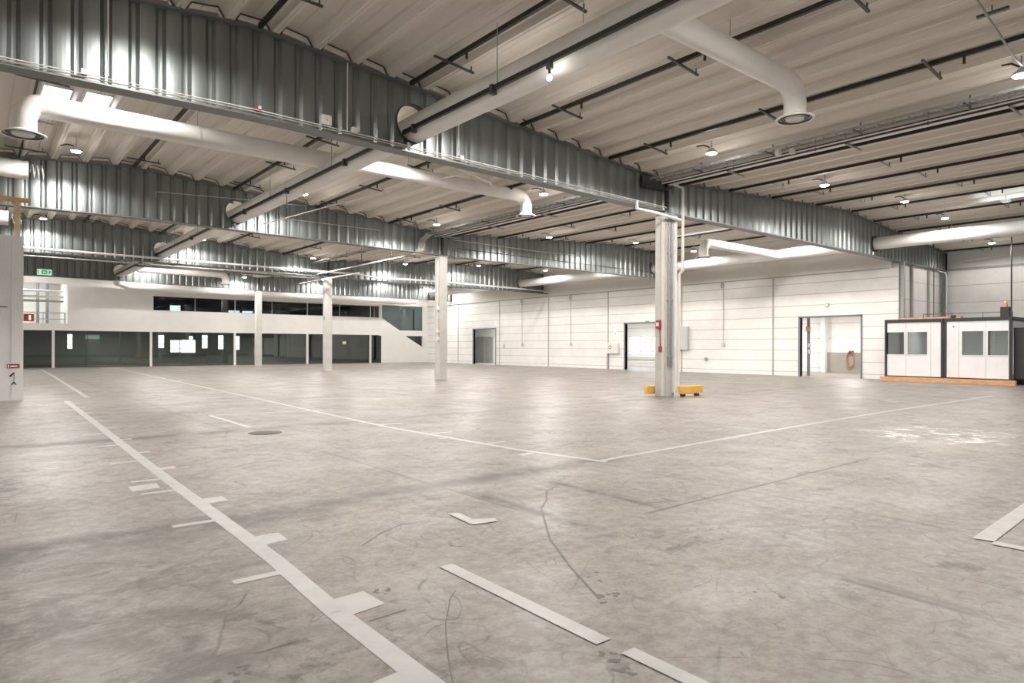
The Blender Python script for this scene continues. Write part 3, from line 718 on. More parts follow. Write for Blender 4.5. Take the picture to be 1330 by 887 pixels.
for y_, xx in rows.items():
    for n_, x in enumerate(xx):
        lab = 'bright round lamp %s, %s from the left' % (rn[y_], ORD[n_]) if len(xx) > 1 else 'bright round lamp ' + rn[y_]
        loc = (x, y_, zr(x) - .20) if x != 30.1 else (x, {9.7: 9.42, 22.45: 21.3, 35.4: 33.2, 15.81: 15.8, 28.7: 27.5, 41.6: 40.5}[y_], 6.70)
        if first is None: first = lamp_proto(loc, lab)
        else:
            d_ = dup(first, loc, lab)
            k_ = .3 if y_ < 0 else .6 if y_ > 50 or x == 30.1 or y_ == 15.81 and x < 14 else .5 if x > 37 else 1
            if k_ != 1:
                for ch in d_.children:
                    if ch.type == 'LIGHT': ch.data = ch.data.copy(); ch.data.energy *= k_
# spot lamp clipped on the duct's busbar
R = empty('track_spotlight', (7.1, 7.75, 5.95), 'small bare spotlight hanging from the busbar beside the long white duct', 'lamp')
MB().box(7.07, 7.14, 7.7, 7.8, 5.93, 6.03).build('adapter', M['darkbar'], R)
MB().tube([(7.1, 7.75, 5.93), (7.1, 7.75, 5.84)], .02, 10).build('holder', M['black'], R)
b = MB().lathe([(.001, .05), (.03, .03), (.045, -.01), (.03, -.04), (.001, -.055)], (7.1, 7.75, 5.79), 14).build('bulb', M['lampglow'], R, True)

# ------------------------------------------------------------------ cable ladder and pipes along the column row
def ladder(x0_, x1_, ya, yb_, z, label, grp='cable ladders beside the column row'):
    R = empty('cable_ladder', ((x0_ + x1_) / 2, (ya + yb_) / 2, z), label, 'cable tray', grp)
    for x in (x0_, x1_): MB().box(x - .012, x + .012, ya, yb_, z - .03, z + .03).build('side_rail', M['galv'], R)
    y_ = ya + .15; 
    rg = MB()
    while y_ < yb_: rg.box(x0_, x1_, y_ - .015, y_ + .015, z - .015, z + .01); y_ += .3
    rg.build('rungs', M['galv'], R)
    y_ = ya + 1.2
    while y_ < yb_:
        MB().bar((x1_ + .03, y_, z - .05), (x1_ + .03, y_, zr(x1_)), .02, .02).build('hanger', M['darkbar'], R)
        MB().box(x0_ - .05, x1_ + .08, y_ - .02, y_ + .02, z - .06, z - .035).build('support_arm', M['darkbar'], R); y_ += 2.1
    return R
ladder(15.12, 15.42, -1, 12.2, 6.36, 'galvanised cable ladder under the roof running towards the joint above the nearest column')
ladder(15.12, 15.42, 12.8, 24.5, 6.36, 'galvanised cable ladder between the nearest and second columns', 'cable ladders beside the column row')
def pipe(pts, r, m, label, name='pipe', cat='pipe', group=None, n=12):
    o = MB().tube(pts, r, n).build(name, M[m], None, True); return tag(o, label, cat, group)
for ya, yb_, w_ in ((-1, 12.15, 'before the nearest girder'), (12.85, 24.4, 'beyond the nearest girder')):
    pipe([(15.62, ya, 6.32), (15.62, yb_, 6.32)], .05, 'white', 'white round pipe beside the cable ladder ' + w_, group='pipes along the column row')
    pipe([(15.52, ya, 6.29), (15.52, yb_, 6.29)], .014, 'black', 'thin black cable line beside the white pipe ' + w_, 'cable', 'cable', 'cables along the column row')
    R = empty('cable_trunking', (15.95, (ya + yb_) / 2, 6.34), 'flat white cable trunking with dark edge ' + w_, 'cable tray', 'flat trunking along the column row')
    MB().box(15.86, 16.06, ya, yb_, 6.30, 6.36).build('channel', M['white'], R)
    MB().box(15.82, 15.855, ya, yb_, 6.29, 6.37).build('edge_rail', M['darkbar'], R)
    MB().box(16.30, 16.36, ya, yb_, 6.30, 6.37).build('edge_rail', M['black'], R)
    y_ = ya + 1.7
    while y_ < yb_:
        MB().box(15.8, 16.62, y_ - .02, y_ + .02, 6.25, 6.285).build('support_arm', M['galv'], R)
        MB().bar((15.8, y_, 6.25), (15.8, y_, zr(15.8)), .02, .02).build('hanger', M['darkbar'], R); y_ += 3.14
    for k, y_ in enumerate([v for v in (3.1, 5.2, 7.6, 9.8, 14.5, 17, 20) if ya < v < yb_]):
        MB().bar((15.6, y_, 6.2), (15.6, y_, 6.5), .02, .02).build('hanger', M['darkbar'], R)
R = empty('junction_box', (15.3, 8.35, 6.3), 'pair of white junction boxes on the cable ladder', 'box')
MB().box(15.2, 15.32, 8.3, 8.42, 6.2, 6.34).build('housing', M['white'], R, bevel=.01); MB().box(15.36, 15.46, 8.02, 8.14, 6.2, 6.34).build('housing', M['white'], R, bevel=.01)
# steel hanging bracket plate where services meet girder 1
R = empty('service_bracket', (15.5, 12.1, 6.3), 'dark steel bracket plate where the pipes meet the nearest girder', 'bracket')
MB().box(15.0, 16.0, 12.36, 12.42, 6.15, 6.5).build('plate', M['darkbar'], R); MB().box(15.05, 15.1, 12.0, 12.4, 6.15, 6.2).build('arm', M['darkbar'], R); MB().box(15.85, 15.9, 12.0, 12.4, 6.15, 6.2).build('arm', M['darkbar'], R)
# drooping cables under girder 2
for k in range(5):
    dx = k * .07
    pipe([(15.1 + dx, 24.2, 6.35), (14.9 + dx, 24.5, 6.1), (14.85 + dx, 24.55, 5.7), (14.7 + dx, 24.8, 5.48), (14.75 + dx, 25.6, 5.5)], .022, 'cable',
         'grey cable of the bundle dropping under the second girder left of its column', 'cable', 'cable', 'cable bundle at the second girder', 8)
# pipes of the third bay
pipe([(15.5, 25.2, 5.55), (15.5, 25.6, 5.68), (15.5, 37.2, 5.68)], .035, 'white', 'white pipe running from the second girder down the hall, upper of the pair', group='thin pipes beyond the second girder')
pipe([(15.5, 31.5, 5.3), (15.5, 39.4, 5.33)], .035, 'white', 'white pipe in front of the third column, lower of the pair', group='thin pipes beyond the second girder')
pipe([(15.5, 24.9, 6.30), (15.5, 28.6, 6.32), (15.5, 36.95, 6.33)], .035, 'white', 'white pipe high beyond the second girder, left of the third column', group='thin pipes beyond the second girder')
for y_ in (28, 31.2, 34.3):
    pipe([(15.5, y_, 5.72), (15.5, y_, zr(15.5))], .018, 'darkbar', 'thin dark hanger rod of the white pipes, %s' % ('nearest' if y_ < 29 else 'middle' if y_ < 32 else 'farthest'), 'hanger_rod', 'rod', 'pipe hangers beyond the second girder', 8)
ladder(15.05, 15.35, 25.2, 36.8, 6.3, 'far cable ladder beyond the second girder')
# small cable tray bits at G3
pipe([(-6, 36.6, 5.90), (12.2, 36.6, 5.84), (17.4, 36.6, 5.84), (18.0, 36.6, 5.82), (19.2, 36.6, 5.70), (23, 36.6, 5.76), (30, 36.6, 5.70), (33.25, 36.6, 5.64)], .055, 'white', 'long white pipe along the lower edge of the third girder', n=12)
pipe([(-6, 36.5, 5.52), (12.2, 36.5, 5.50)], .03, 'cable', 'thin grey pipe under the white pipe of the third girder')
R = empty('cable_tray', (5, 36.4, 5.45), 'dark cable tray slung under the third girder', 'cable tray')
MB().box(6.0, 15.6, 36.22, 36.26, 5.36, 5.42).build('side_rail', M['darkbar'], R); MB().box(6.0, 15.6, 36.5, 36.54, 5.36, 5.42).build('side_rail', M['darkbar'], R)
rg = MB(); x = 6.1
while x < 15.6: rg.box(x, x + .03, 36.24, 36.52, 5.37, 5.39); x += .3
rg.build('rungs', M['darkbar'], R)
for x in (6.5, 9.5, 12.5, 15.4): MB().bar((x, 36.38, 5.4), (x, 36.38, 6.4), .015, .015).build('hanger', M['darkbar'], R)
R = empty('cable_tray', (30, 36.4, 5.5), 'dark tray under the right end of the third girder', 'cable tray')
MB().box(16.6, 33.2, 36.3, 36.5, 5.42, 5.47).build('tray', M['darkbar'], R)
# thin white conduits across bay 2
pipe([(8.95, 24.745, 6.87), (9.95, 24.745, 6.92), (9.95, 24.745, 6.75)], .016, 'white', 'thin white conduit with a short drop on the second girder, upper one', 'conduit', 'pipe', 'thin conduits on the second girder', 8)
pipe([(8.97, 24.745, 5.95), (8.97, 24.745, 6.32), (13.1, 24.745, 6.33), (13.1, 24.745, 5.9)], .016, 'white', 'thin white conduit frame on the second girder, lower one', 'conduit', 'pipe', 'thin conduits on the second girder', 8)
pipe([(4.76, 24.745, 6.5), (4.76, 24.745, 6.68), (9.0, 24.745, 6.9)], .012, 'white', 'thin white conduit on the left of the second girder', 'conduit', 'pipe', 'thin conduits on the second girder', 8)
pipe([(16.8, 24.745, 6.32), (22, 24.745, 6.27), (25.2, 24.745, 6.34)], .014, 'white', 'thin white cable across the second girder right of the column', 'conduit', 'pipe', 'thin conduits on the second girder', 8)
pipe([(17, 24.745, 5.95), (29.5, 24.745, 5.9), (33, 24.745, 5.88)], .014, 'darkbar', 'thin dark cable along the second girder right of the column', 'conduit', 'pipe', 'thin conduits on the second girder', 8)
pipe([(7.1, 19.1, 6.0), (7.1, 19.1, 5.55)], .016, 'galv', 'short rod hanging from the busbar beside the long duct', 'hanger_rod', 'rod')
# diagonal light steel rod across bay 2
pipe([(8.3, 12.9, 5.85), (11.2, 14.6, 6.05), (11.4, 14.9, 6.1)], .018, 'white', 'thin white rod slanting beyond the nearest girder', 'conduit', 'pipe', None, 8)
pipe([(11.7, 14.2, zr(11.7) + .03), (11.5, 14.6, 6.6), (10.0, 18.2, 6.35), (8.1, 24.1, 5.9)], .02, 'white', 'long thin white rod slanting towards the second girder', 'conduit', 'pipe', None, 8)
# conduit and boxes on girder 1
g1 = G[0]
MB().tube([(-2, 12.3, 5.67), (4, 12.3, 5.78), (16.0, 12.3, 5.62)], .013, 8).build('cable_run', M['cable'], g1)
MB().tube([(-2, 12.28, 5.71), (4, 12.28, 5.82), (16.0, 12.28, 5.66)], .010, 8).build('cable_run', M['white'], g1)
for x, z1_, lab in ((1.68, 7.1, 'left'), (5.83, 7.35, 'middle'), (8.55, 7.1, 'right')):
    pipe([(x, 12.38, 5.85), (x, 12.38, min(z1_, zr(x) - .05))], .013, 'white', 'thin white vertical conduit on the nearest girder, %s one' % lab, 'conduit', 'pipe', 'vertical conduits on the nearest girder', 8)
for x, z, s_, lab in ((5.38, 5.95, .20, 'larger square white box on the nearest girder, left of the duct'), (5.98, 5.88, .11, 'small white socket box beside the thin conduit on the nearest girder'), (8.62, 5.80, .10, 'small white socket box on the nearest girder, right of the duct'), (1.35, 5.83, .09, 'small white socket box on the nearest girder near the left edge')):
    R = empty('junction_box', (x, 12.38, z), lab, 'box', 'white boxes on the nearest girder')
    MB().box(x - s_ / 2, x + s_ / 2, 12.33, 12.43, z - s_ / 2, z + s_ / 2).build('housing', M['white'], R, bevel=.008)
    MB().tube([(x, 12.33, z), (x, 12.32, z)], s_ * .08, 8).build('screw', M['cable'], R)
R = empty('alarm_bell', (4.05, 12.25, 5.86), 'round red alarm sounder on the lower edge of the nearest girder', 'alarm')
MB().tube([(4.05, 12.40, 5.86), (4.05, 12.30, 5.86), (4.05, 12.26, 5.86)], [.05, .055, .04], 20).build('body', M['red'], R, True); MB().tube([(4.05, 12.26, 5.86), (4.05, 12.24, 5.86)], .028, 16).build('lens', M['white'], R, True)
R = empty('emergency_light', (29.36, 7.24, 6.9), 'small white emergency light box under the roof window at the right edge', 'lamp')
MB().box(29.2, 29.5, 7.1, 7.36, 6.86, 6.95).build('case', M['white'], R, bevel=.01); MB().bar((29.36, 7.24, 6.95), (29.36, 7.24, zr(29.36) + .02), .02, .02).build('stem', M['galv'], R)
MB().box(29.24, 29.46, 7.13, 7.33, 6.845, 6.86).build('lens', M['signwhite'], R)
tag(MB().box(12.22, 12.28, 2.98, 3.4, 6.69, 6.73).bar((12.25, 3.2, 6.73), (12.25, 3.2, zr(12.25) + .04), .015, .015).build('rail_piece', M['darkbar']), 'short grey rail piece under the roof near the top right corner', 'rail')
# red pipe (sprinkler wire) between ribs
pipe([(9.3, -1, 7.0), (9.3, 12.3, 7.0)], .009, 'red', 'thin red cable under the roof right of the long duct', 'cable', 'cable', None, 6)
# left bay cross rods and hanging wire
pipe([(3.6, 2.2, 6.9), (13.0, 3.5, 6.4)], .010, 'white', 'thin taut white wire near the top right corner', 'wire', 'wire', None, 6) if False else None
for x, y_ in ((7.0, 6.9), (4.9, 15.0), (9.8, 16.64)):
    pipe([(x, y_, 6.3 if x != 4.9 else 6.6), (x, y_, zr(x))], .006, 'galv', 'thin suspension wire %s' % ('beside the long white duct' if x == 7.0 else 'above the left branch duct' if x == 4.9 else 'above the middle branch duct'), 'suspension_wire', 'wire', 'thin suspension wires', 6)
# slanting steel tube top right
pipe([(10.3, 3.08, 6.72), (11.38, 3.14, 6.56), (13.61, 3.23, 6.39), (14.4, 3.3, 6.5)], .018, 'galv', 'thin steel tube slanting down at the top right beside the brightest lamp', 'steel_tube', 'pipe', None, 8)
# smoke detectors on girders' right ends
pipe([(37.45, 9.0, 2.72), (37.45, 9.0, zr(37.45) + .2)], .03, 'darkbar', 'long dark vertical rod dropping to the cabin roof device', 'hanging_rod', 'rod', None, 8)
pipe([(36.2, 11.8, 2.72), (36.2, 11.8, zr(36.2) + .2)], .02, 'darkbar', 'thin dark vertical rod behind the left cabin module', 'hanging_rod', 'rod', None, 8)
# eave cable on far right wall
pipe([(39.6, 12.0, 5.95), (39.7, 9, 6.15), (39.7, 2, 6.2)], .03, 'white', 'white pipe along the eave of the far right wall', group='pipes in the right bay')
pipe([(38.0, 12.2, 5.4), (39.0, 12.2, 5.38), (39.25, 12.2, 5.2), (39.25, 12.2, 2.2)], .035, 'white', 'white pipe bending down beside the far steel post', group='pipes in the right bay')
struct(MB().box(39.93, 39.99, -12, 12.5, 5.55, 5.65).build('trim_30', M['cable']))

# ------------------------------------------------------------------ fittings on the right wall
for y_, lab in ((39.43, 'farthest'), (34.0, 'middle'), (21.57, 'nearest')):
    R = empty('cord_drop', (XR - .06, y_, 5.1), 'hanging cord with reel and socket on the right wall, %s of three' % lab, 'cord', 'hanging cords on the right wall')
    MB().tube([(XR - .06, y_ + .09 * math.cos(a), 5.02 + .13 * math.sin(a)) for a in [k * math.pi / 8 for k in range(17)]], .025, 8).build('reel', M['cable'], R, True)
    MB().tube([(XR - .06, y_ - .05, 4.95), (XR - .05, y_ - .05, 1.75)], .016, 6).build('cord', M['cable'], R)
    MB().box(XR - .10, XR, y_ - .15, y_ + .03, 1.56, 1.74).build('socket', M['greybox'], R, bevel=.01)
R = empty('hose_cabinet', (XR - .12, 29.9, 1.35), 'white fire hose cabinet with a red sign on the right wall beside the middle doorway', 'cabinet')
MB().box(XR - .2, XR, 29.35, 30.25, 1.05, 1.75).build('body', M['white'], R, bevel=.01)
MB().box(XR - .21, XR - .2, 29.95, 30.15, 1.36, 1.58).build('red_sign', M['red'], R); MB().box(XR - .215, XR - .21, 30.0, 30.1, 1.42, 1.52).build('pictogram', M['signwhite'], R)
MB().box(XR - .12, XR, 30.3, 30.42, 0, 1.05).build('riser', M['cable'], R)
R = empty('fire_sign', (XR - .02, 29.75, 2.4), 'small square red and white fire sign above the hose cabinet', 'sign')
MB().box(XR - .02, XR, 29.6, 29.88, 2.26, 2.54).build('plate', M['signwhite'], R); MB().box(XR - .025, XR - .02, 29.66, 29.72, 2.32, 2.48).build('pictogram', M['red'], R); MB().box(XR - .025, XR - .02, 29.76, 29.84, 2.32, 2.40).build('pictogram', M['red'], R)
R = empty('wall_cabinet', (XR - .12, 24.2, 2.0), 'grey flat cabinet mounted high on the right wall right of the nearest column', 'cabinet')
MB().box(XR - .2, XR, 23.86, 25.1, 1.33, 2.74).build('body', M['greybox'], R, bevel=.01); MB().box(XR - .21, XR - .2, 23.94, 25.0, 1.42, 2.66).build('door', M['greybox'], R)
R = empty('socket_box', (XR - .05, 22.7, .8), 'small brown outlet low on the right wall right of the nearest column', 'box')
MB().box(XR - .08, XR, 22.55, 22.75, .72, .88).build('plate', M['wain'], R, bevel=.01)
R = empty('socket_box', (XR - .05, 41.7, 1.4), 'small grey switch on the right wall beside the far doorway', 'box'); MB().box(XR - .06, XR, 41.55, 41.75, 1.35, 1.7).build('plate', M['greybox'], R, bevel=.01)
R = empty('wall_lamp', (XR - .1, 15.6, 3.7), 'small white motion detector above the nearest doorway of the right wall', 'detector')
MB().box(XR - .1, XR, 15.5, 15.66, 3.62, 3.75).build('body', M['greybox'], R, bevel=.02); MB().tube([(XR - .1, 15.58, 3.66), (XR - .14, 15.58, 3.55)], .05, 12).build('lens', M['white'], R, True)
R = empty('exit_sign', (XR - .05, 26.9, 3.2), 'tiny green exit sign above the middle doorway', 'sign'); MB().box(XR - .03, XR, 26.9, 27.2, 3.10, 3.17).build('plate', M['green'], R)
# controls beside near doorway (inside the frame)
R = empty('door_control', (XR + .28, 16.8, 1.7), 'door control boxes with orange warning plate just inside the nearest doorway', 'control')
MB().box(34.2, 34.26, 16.95, 17.1, 0, 3.2).build('post', M['doorframe'], R)
MB().box(34.12, 34.2, 16.9, 17.12, 2.35, 2.6).build('warning_plate', M['amber'], R); MB().box(34.1, 34.2, 16.85, 17.0, 1.5, 1.7).build('button_box', M['greybox'], R, bevel=.02); MB().box(34.1, 34.2, 16.85, 17.0, 1.15, 1.38).build('button_box', M['greybox'], R, bevel=.02)
struct(MB().box(39.9, 40.0, 12.9, 18.75, 0, 1.2).build('trim_31', M['wain'])); struct(MB().box(39.6, 40.0, 18.7, 18.95, 0, 3.6).build('wall_pier', M['plaster']))
struct(MB().box(39.94, 40.0, 24.0, 38.4, .5, .72).build('trim_32', M['greybox']))
R = empty('hose_coil', (39.8, 17.25, 1.1), 'coiled orange hose hanging on the inner wall seen through the nearest doorway', 'hose')
for k in range(5):
    MB().tube([(39.78 - k * .02, 17.25 + (.16 + .015 * k) * math.cos(a), .82 + (.38 + .02 * k) * math.sin(a)) for a in [j * math.pi / 10 for j in range(21)]], .022, 8).build('loop', M['orange'], R, True)
MB().box(39.7, 39.9, 17.15, 17.35, 1.15, 1.3).build('hook', M['iron'], R)
# far doorway interior: inner greenish door
R = struct(MB().box(37.0, 37.1, 45.5, 52.5, 0, 3.6).build('wall_wing_3', M['plaster']))
R = struct(MB().box(36.94, 37.0, 47.9, 50.7, 0, 2.4).build('door_4', M['officegrey'])); MB().box(36.9, 36.94, 49.2, 49.26, 0, 2.4).build('edge', M['cable'], R)

# unseen lamps added to brighten the side rooms, loft, stair and offices
def room_fill(x, y_, z, W, label, col=(1, .97, .93)):
    R = empty('added_room_lamp', (x, y_, z), label, 'lamp', 'added ceiling lamps brightening the side rooms')
    MB().box(x - .3, x + .3, y_ - .3, y_ + .3, z - .03, z).build('panel', M['fillglow'], R)
    L = bpy.data.lights.new('room_fill_light', 'AREA'); L.energy = W; L.size = .6; L.color = col
    lo = bpy.data.objects.new('room_fill_light', L); C.objects.link(lo); lo.parent = R; lo.location = (0, 0, -.05); return R
M['fillglow'] = mat('fill_lamp_glow', (1, 1, 1), .5, emit=(1, .98, .95), estr=8)  # glow of the lamps added in rooms and cabins
for x, y_, z, W, lab in ((36.8, 16.0, 3.6, 200, 'in the side room behind the nearest doorway'), (36.8, 20.5, 3.6, 200, 'deeper in the side room behind the nearest doorway'), (36.8, 27.5, 3.6, 170, 'in the side room behind the middle doorway'), (36.8, 33, 3.6, 170, 'deeper in the side room behind the middle doorway'),
                       (35.2, 44.5, 3.6, 300, 'in the side room behind the farthest doorway'), (2.5, 56.5, 6.6, 200, 'in the loft behind the upper left opening'), (30.5, 55, 6.3, 150, 'above the stair'),
                       (8, 57, 2.55, 70, 'in the office, left'), (19, 57, 2.55, 70, 'in the office, middle')):
    room_fill(x, y_, z, W, 'added flat ceiling lamp ' + lab)

# ------------------------------------------------------------------ site cabin (two modules)
XF = 31.8
def module(ya, yb_, wins, label):
    R = empty('site_cabin', (XF + 3, (ya + yb_) / 2, .1), label, 'cabin', 'white site cabin modules')
    z0, z1 = .25, 2.62
    f = MB()
    for x in (XF, XF + 5.9):
        for y_ in (ya, yb_ - .1): f.box(x, x + .1, y_, y_ + .1, z0 - .05, z1 + .1)
    f.box(XF - .01, XF + .09, ya, yb_, z1 - .02, z1 + .12); f.box(XF + 5.9, XF + 6.0, ya, yb_, z1 - .02, z1 + .12)
    f.box(XF, XF + 6, ya, ya + .09, z1 - .02, z1 + .12); f.box(XF, XF + 6, yb_ - .09, yb_, z1 - .02, z1 + .12)
    f.build('frame', M['frame'], R)
    MB().box(XF + .05, XF + 5.95, ya + .05, yb_ - .05, z1 + .04, z1 + .1).build('roof', M['greybox'], R)
    MB().box(XF + .05, XF + 5.95, ya + .05, yb_ - .05, z0 - .05, z0 + .02).build('floor_panel', M['frame'], R)
    p = MB(); y_ = ya + .09
    for a, b in wins:
        p.box(XF + .02, XF + .08, y_, a, z0, z1); p.box(XF + .02, XF + .08, a, b, z0, 1.2); p.box(XF + .02, XF + .08, a, b, 2.18, z1); y_ = b
    p.box(XF + .02, XF + .08, y_, yb_ - .09, z0, z1); p.build('front_wall', M['cabin'], R)
    MB().box(XF + 5.9, XF + 5.96, ya + .09, yb_ - .09, z0, z1).build('rear_wall', M['cabin'], R)
    for yy in ((wins[0][1] + wins[1][0]) / 2, wins[1][1] + .12 if ya < 9 else wins[0][0] - .14): MB().box(XF + .012, XF + .02, yy - .012, yy + .012, z0, z1).build('panel_joint', M['greybox'], R)
    for a, b in wins:
        w_ = MB(); w_.box(XF + .0, XF + .06, a - .03, b + .03, 1.17, 1.2); w_.box(XF + .0, XF + .06, a - .03, b + .03, 2.18, 2.21); w_.box(XF, XF + .06, a - .03, a, 1.2, 2.18); w_.box(XF, XF + .06, b, b + .03, 1.2, 2.18)
        w_ = w_.build('window_frame', M['white'], R); MB().box(XF + .04, XF + .05, a, b, 1.2, 2.18).build('pane', M['cabinglass'], w_)
    return R
m1 = module(10.0, 12.32, [(10.62, 11.38), (11.52, 12.22)], 'white site cabin module with dark frame and two windows, left one of the pair')
m2 = module(7.62, 9.98, [(7.74, 8.42), (8.58, 9.32)], 'right one of the two white site cabins, with an open dark side door')
for mm, yy in ((m1, 11.1), (m2, 8.8)):  # unseen strip lamps added to brighten the cabin interiors
    MB().box(XF + 2.6, XF + 3.6, yy - .1, yy + .1, 2.56, 2.6).build('added_strip_lamp', M['fillglow'], mm)
    L = bpy.data.lights.new('cabin_fill_light', 'AREA'); L.energy = 45; L.size = .8
    lo = bpy.data.objects.new('cabin_fill_light', L); C.objects.link(lo); lo.parent = mm; lo.location = Vector((XF + 3.1, yy, 2.5)) - org(mm)
MB().box(XF + .09, XF + 5.9, 12.24, 12.3, .25, 2.6).build('side_wall', M['cabin'], m1)
p = MB(); p.box(XF + .09, XF + .3, 7.66, 7.72, .25, 2.6); p.box(XF + .3, XF + 1.15, 7.66, 7.72, 2.3, 2.6); p.box(XF + 1.15, XF + 5.9, 7.66, 7.72, .25, 2.6); p.build('side_wall', M['cabin'], m2)
MB().box(XF + .3, XF + .36, 6.85, 7.64, .27, 2.3).build('side_door', M['frame'], m2)
MB().box(XF + 1.5, XF + 2.4, 7.63, 7.66, 1.2, 2.15).build('side_window', M['frame'], m2)
MB().tube([(XF - .01, 9.62, 2.38), (XF - .03, 9.62, 2.38)], .03, 10).build('vent', M['frame'], m2)
R = tag(MB().box(31.55, 31.78, 7.45, 12.42, 0, .20).build('timber_beam', M['timber'], None, bevel=.01), 'raw orange timber beam lying along the front of the white cabins', 'beam')
R = tag(MB().box(33.0, 37.6, 7.5, 12.3, 0, .19).build('cabin_support', M['iron'], None), 'dark support blocks under the white cabins', 'support')
R = empty('roof_rail', (33, 10, 2.75), 'low metal rail on top of the white cabins', 'rail')
MB().bar((32.2, 7.7, 2.95), (32.2, 10.9, 2.95), .025, .025).build('rail', M['darkbar'], R)
for y_ in (7.7, 8.7, 9.8, 10.9): MB().bar((32.2, y_, 2.72), (32.2, y_, 2.95), .02, .02).build('leg', M['darkbar'], R)
R = tag(MB().box(32.6, 32.9, 9.6, 12.0, 2.74, 2.84).build('roof_plank', M['timber']), 'orange plank lying on the roof of the left cabin', 'plank')
R = empty('warning_beacon', (32.3, 7.95, 2.74), 'dark box with an orange beacon on the right end of the cabin roof', 'beacon')
MB().box(32.15, 32.4, 7.8, 8.1, 2.74, 3.15).build('box', M['frame'], R, bevel=.01); MB().lathe([(.001, .22), (.06, .2), (.08, .1), (.09, 0)], (32.28, 7.95, 3.15), 14).build('beacon_lens', M['amber'], R, True)
R = empty('roof_siren', (32.2, 9.75, 2.74), 'small dark siren on the cabin roof between the modules', 'siren'); MB().box(32.1, 32.3, 9.68, 9.84, 2.74, 2.88).build('body', M['frame'], R, bevel=.02)

# ------------------------------------------------------------------ left edge: timber stand, signs
R = empty('timber_stand', (.7, 23.5, 4.5), 'pale timber post and crossbeam standing on top of the left partition', 'timber')
MB().box(.86, 1.0, 22.4, 22.52, 4.47, 5.42).build('post', M['pine'], R); MB().box(-3.0, 1.2, 22.36, 22.56, 5.42, 5.52).build('crossbeam', M['timber'], R)
nb_ = MB(); zf = 22.312   # the hand-stencilled figure 1
nb_.bar((.855, zf, .46), (.865, zf, .76), .006, .035); nb_.bar((.86, zf, .75), (.77, zf, .66), .006, .035); nb_.bar((.855, zf, .50), (.81, zf, .43), .006, .028); nb_.bar((.857, zf, .50), (.905, zf, .43), .006, .028)
nb_.build('lettering', M['ink'], WP)
R = empty('red_plate', (.84, 22.3, .95), 'small red plate with white text low on the left partition', 'sign')
MB().box(.71, .98, 22.30, 22.318, .88, .99).build('plate', M['red'], R); MB().box(.735, .75, 22.296, 22.30, .90, .97).build('pictogram', M['signwhite'], R)
MB().box(.78, .93, 22.296, 22.30, .925, .945).build('pictogram', M['signwhite'], R)
R = empty('exit_sign', (3.35, 48.85, 5.9), 'green and white emergency exit sign on the rearmost girder at the left', 'sign')
MB().box(2.99, 3.72, 49.0, 49.08, 5.78, 6.12).build('case', M['signwhite'], R)
MB().box(3.2, 3.5, 48.99, 49.0, 5.83, 6.07).build('green_field', M['green'], R); MB().box(3.02, 3.07, 48.99, 49.0, 5.83, 6.07).build('green_field', M['green'], R)
MB().prism([(3.55, 5.85), (3.62, 5.85), (3.69, 6.0), (3.62, 6.05), (3.56, 6.05)], 1, 48.99, 49.0).build('green_figure', M['green'], R)
MB().prism([(3.26, 5.95), (3.33, 6.01), (3.33, 5.97), (3.45, 5.97), (3.45, 5.93), (3.33, 5.93), (3.33, 5.89)], 1, 48.98, 48.99).build('arrow', M['signwhite'], R)
R = empty('fire_sign', (2.9, YB + .2, 3.3), 'red fire extinguisher sign beside the left partition in front of the opening', 'sign')
MB().box(2.55, 3.1, YB + .22, YB + .25, 3.08, 3.56).build('plate', M['red'], R); MB().box(2.82, 2.94, YB + .21, YB + .22, 3.16, 3.48).build('pictogram', M['signwhite'], R)
MB().bar((3.13, YB + .15, 2.96), (3.13, YB + .15, 5.62), .03, .03).build('pole', M['white'], R)
R = empty('balustrade', (3.5, YB + .3, 2.96), 'grey metal balustrade in the upper left opening of the back wall', 'railing')
for z in (3.25, 3.68): MB().bar((.6, YB + .3, z), (4.85, YB + .3, z), .05, .05).build('rail', M['cable'], R)
for x in (1.2, 2.4, 3.6, 4.8): MB().bar((x, YB + .3, 2.96), (x, YB + .3, 3.68), .05, .05).build('post', M['cable'], R)
for k, z in enumerate((4.6, 4.9, 5.3)):
    pipe([(.5, YB + 3, z), (4.95, YB + 3, z)], .08, 'white' if k else 'cable', 'horizontal pipe inside the upper left opening, %s of three' % ('lowest', 'middle', 'top')[k], group='pipes in the upper left opening')
for x in (3.6, 4.15): pipe([(x, YB + 5, 2.8), (x, YB + 5, 7)], .09, 'doorframe', 'vertical pipe inside the upper left opening, %s one' % ('left' if x < 4 else 'right'), group='vertical pipes in the upper left opening')

# white note and yellow note on glazing
for x, z, w_, h_, m_, lab in ((12.45, 1.45, .95, .95, 'signwhite', 'large square white poster on the ground floor glazing'), (24.9, 1.78, .32, .24, 'pine', 'small yellow note on the ground floor glazing right of the third column')):
    if m_ == 'pine': m_ = 'notey'; M['notey'] = mat('yellow_note', (.8, .75, .4), .6)
    tag(MB().box(x - w_ / 2, x + w_ / 2, YB + .05, YB + .06, z - h_ / 2, z + h_ / 2).build('notice', M[m_], None), lab, 'notice')

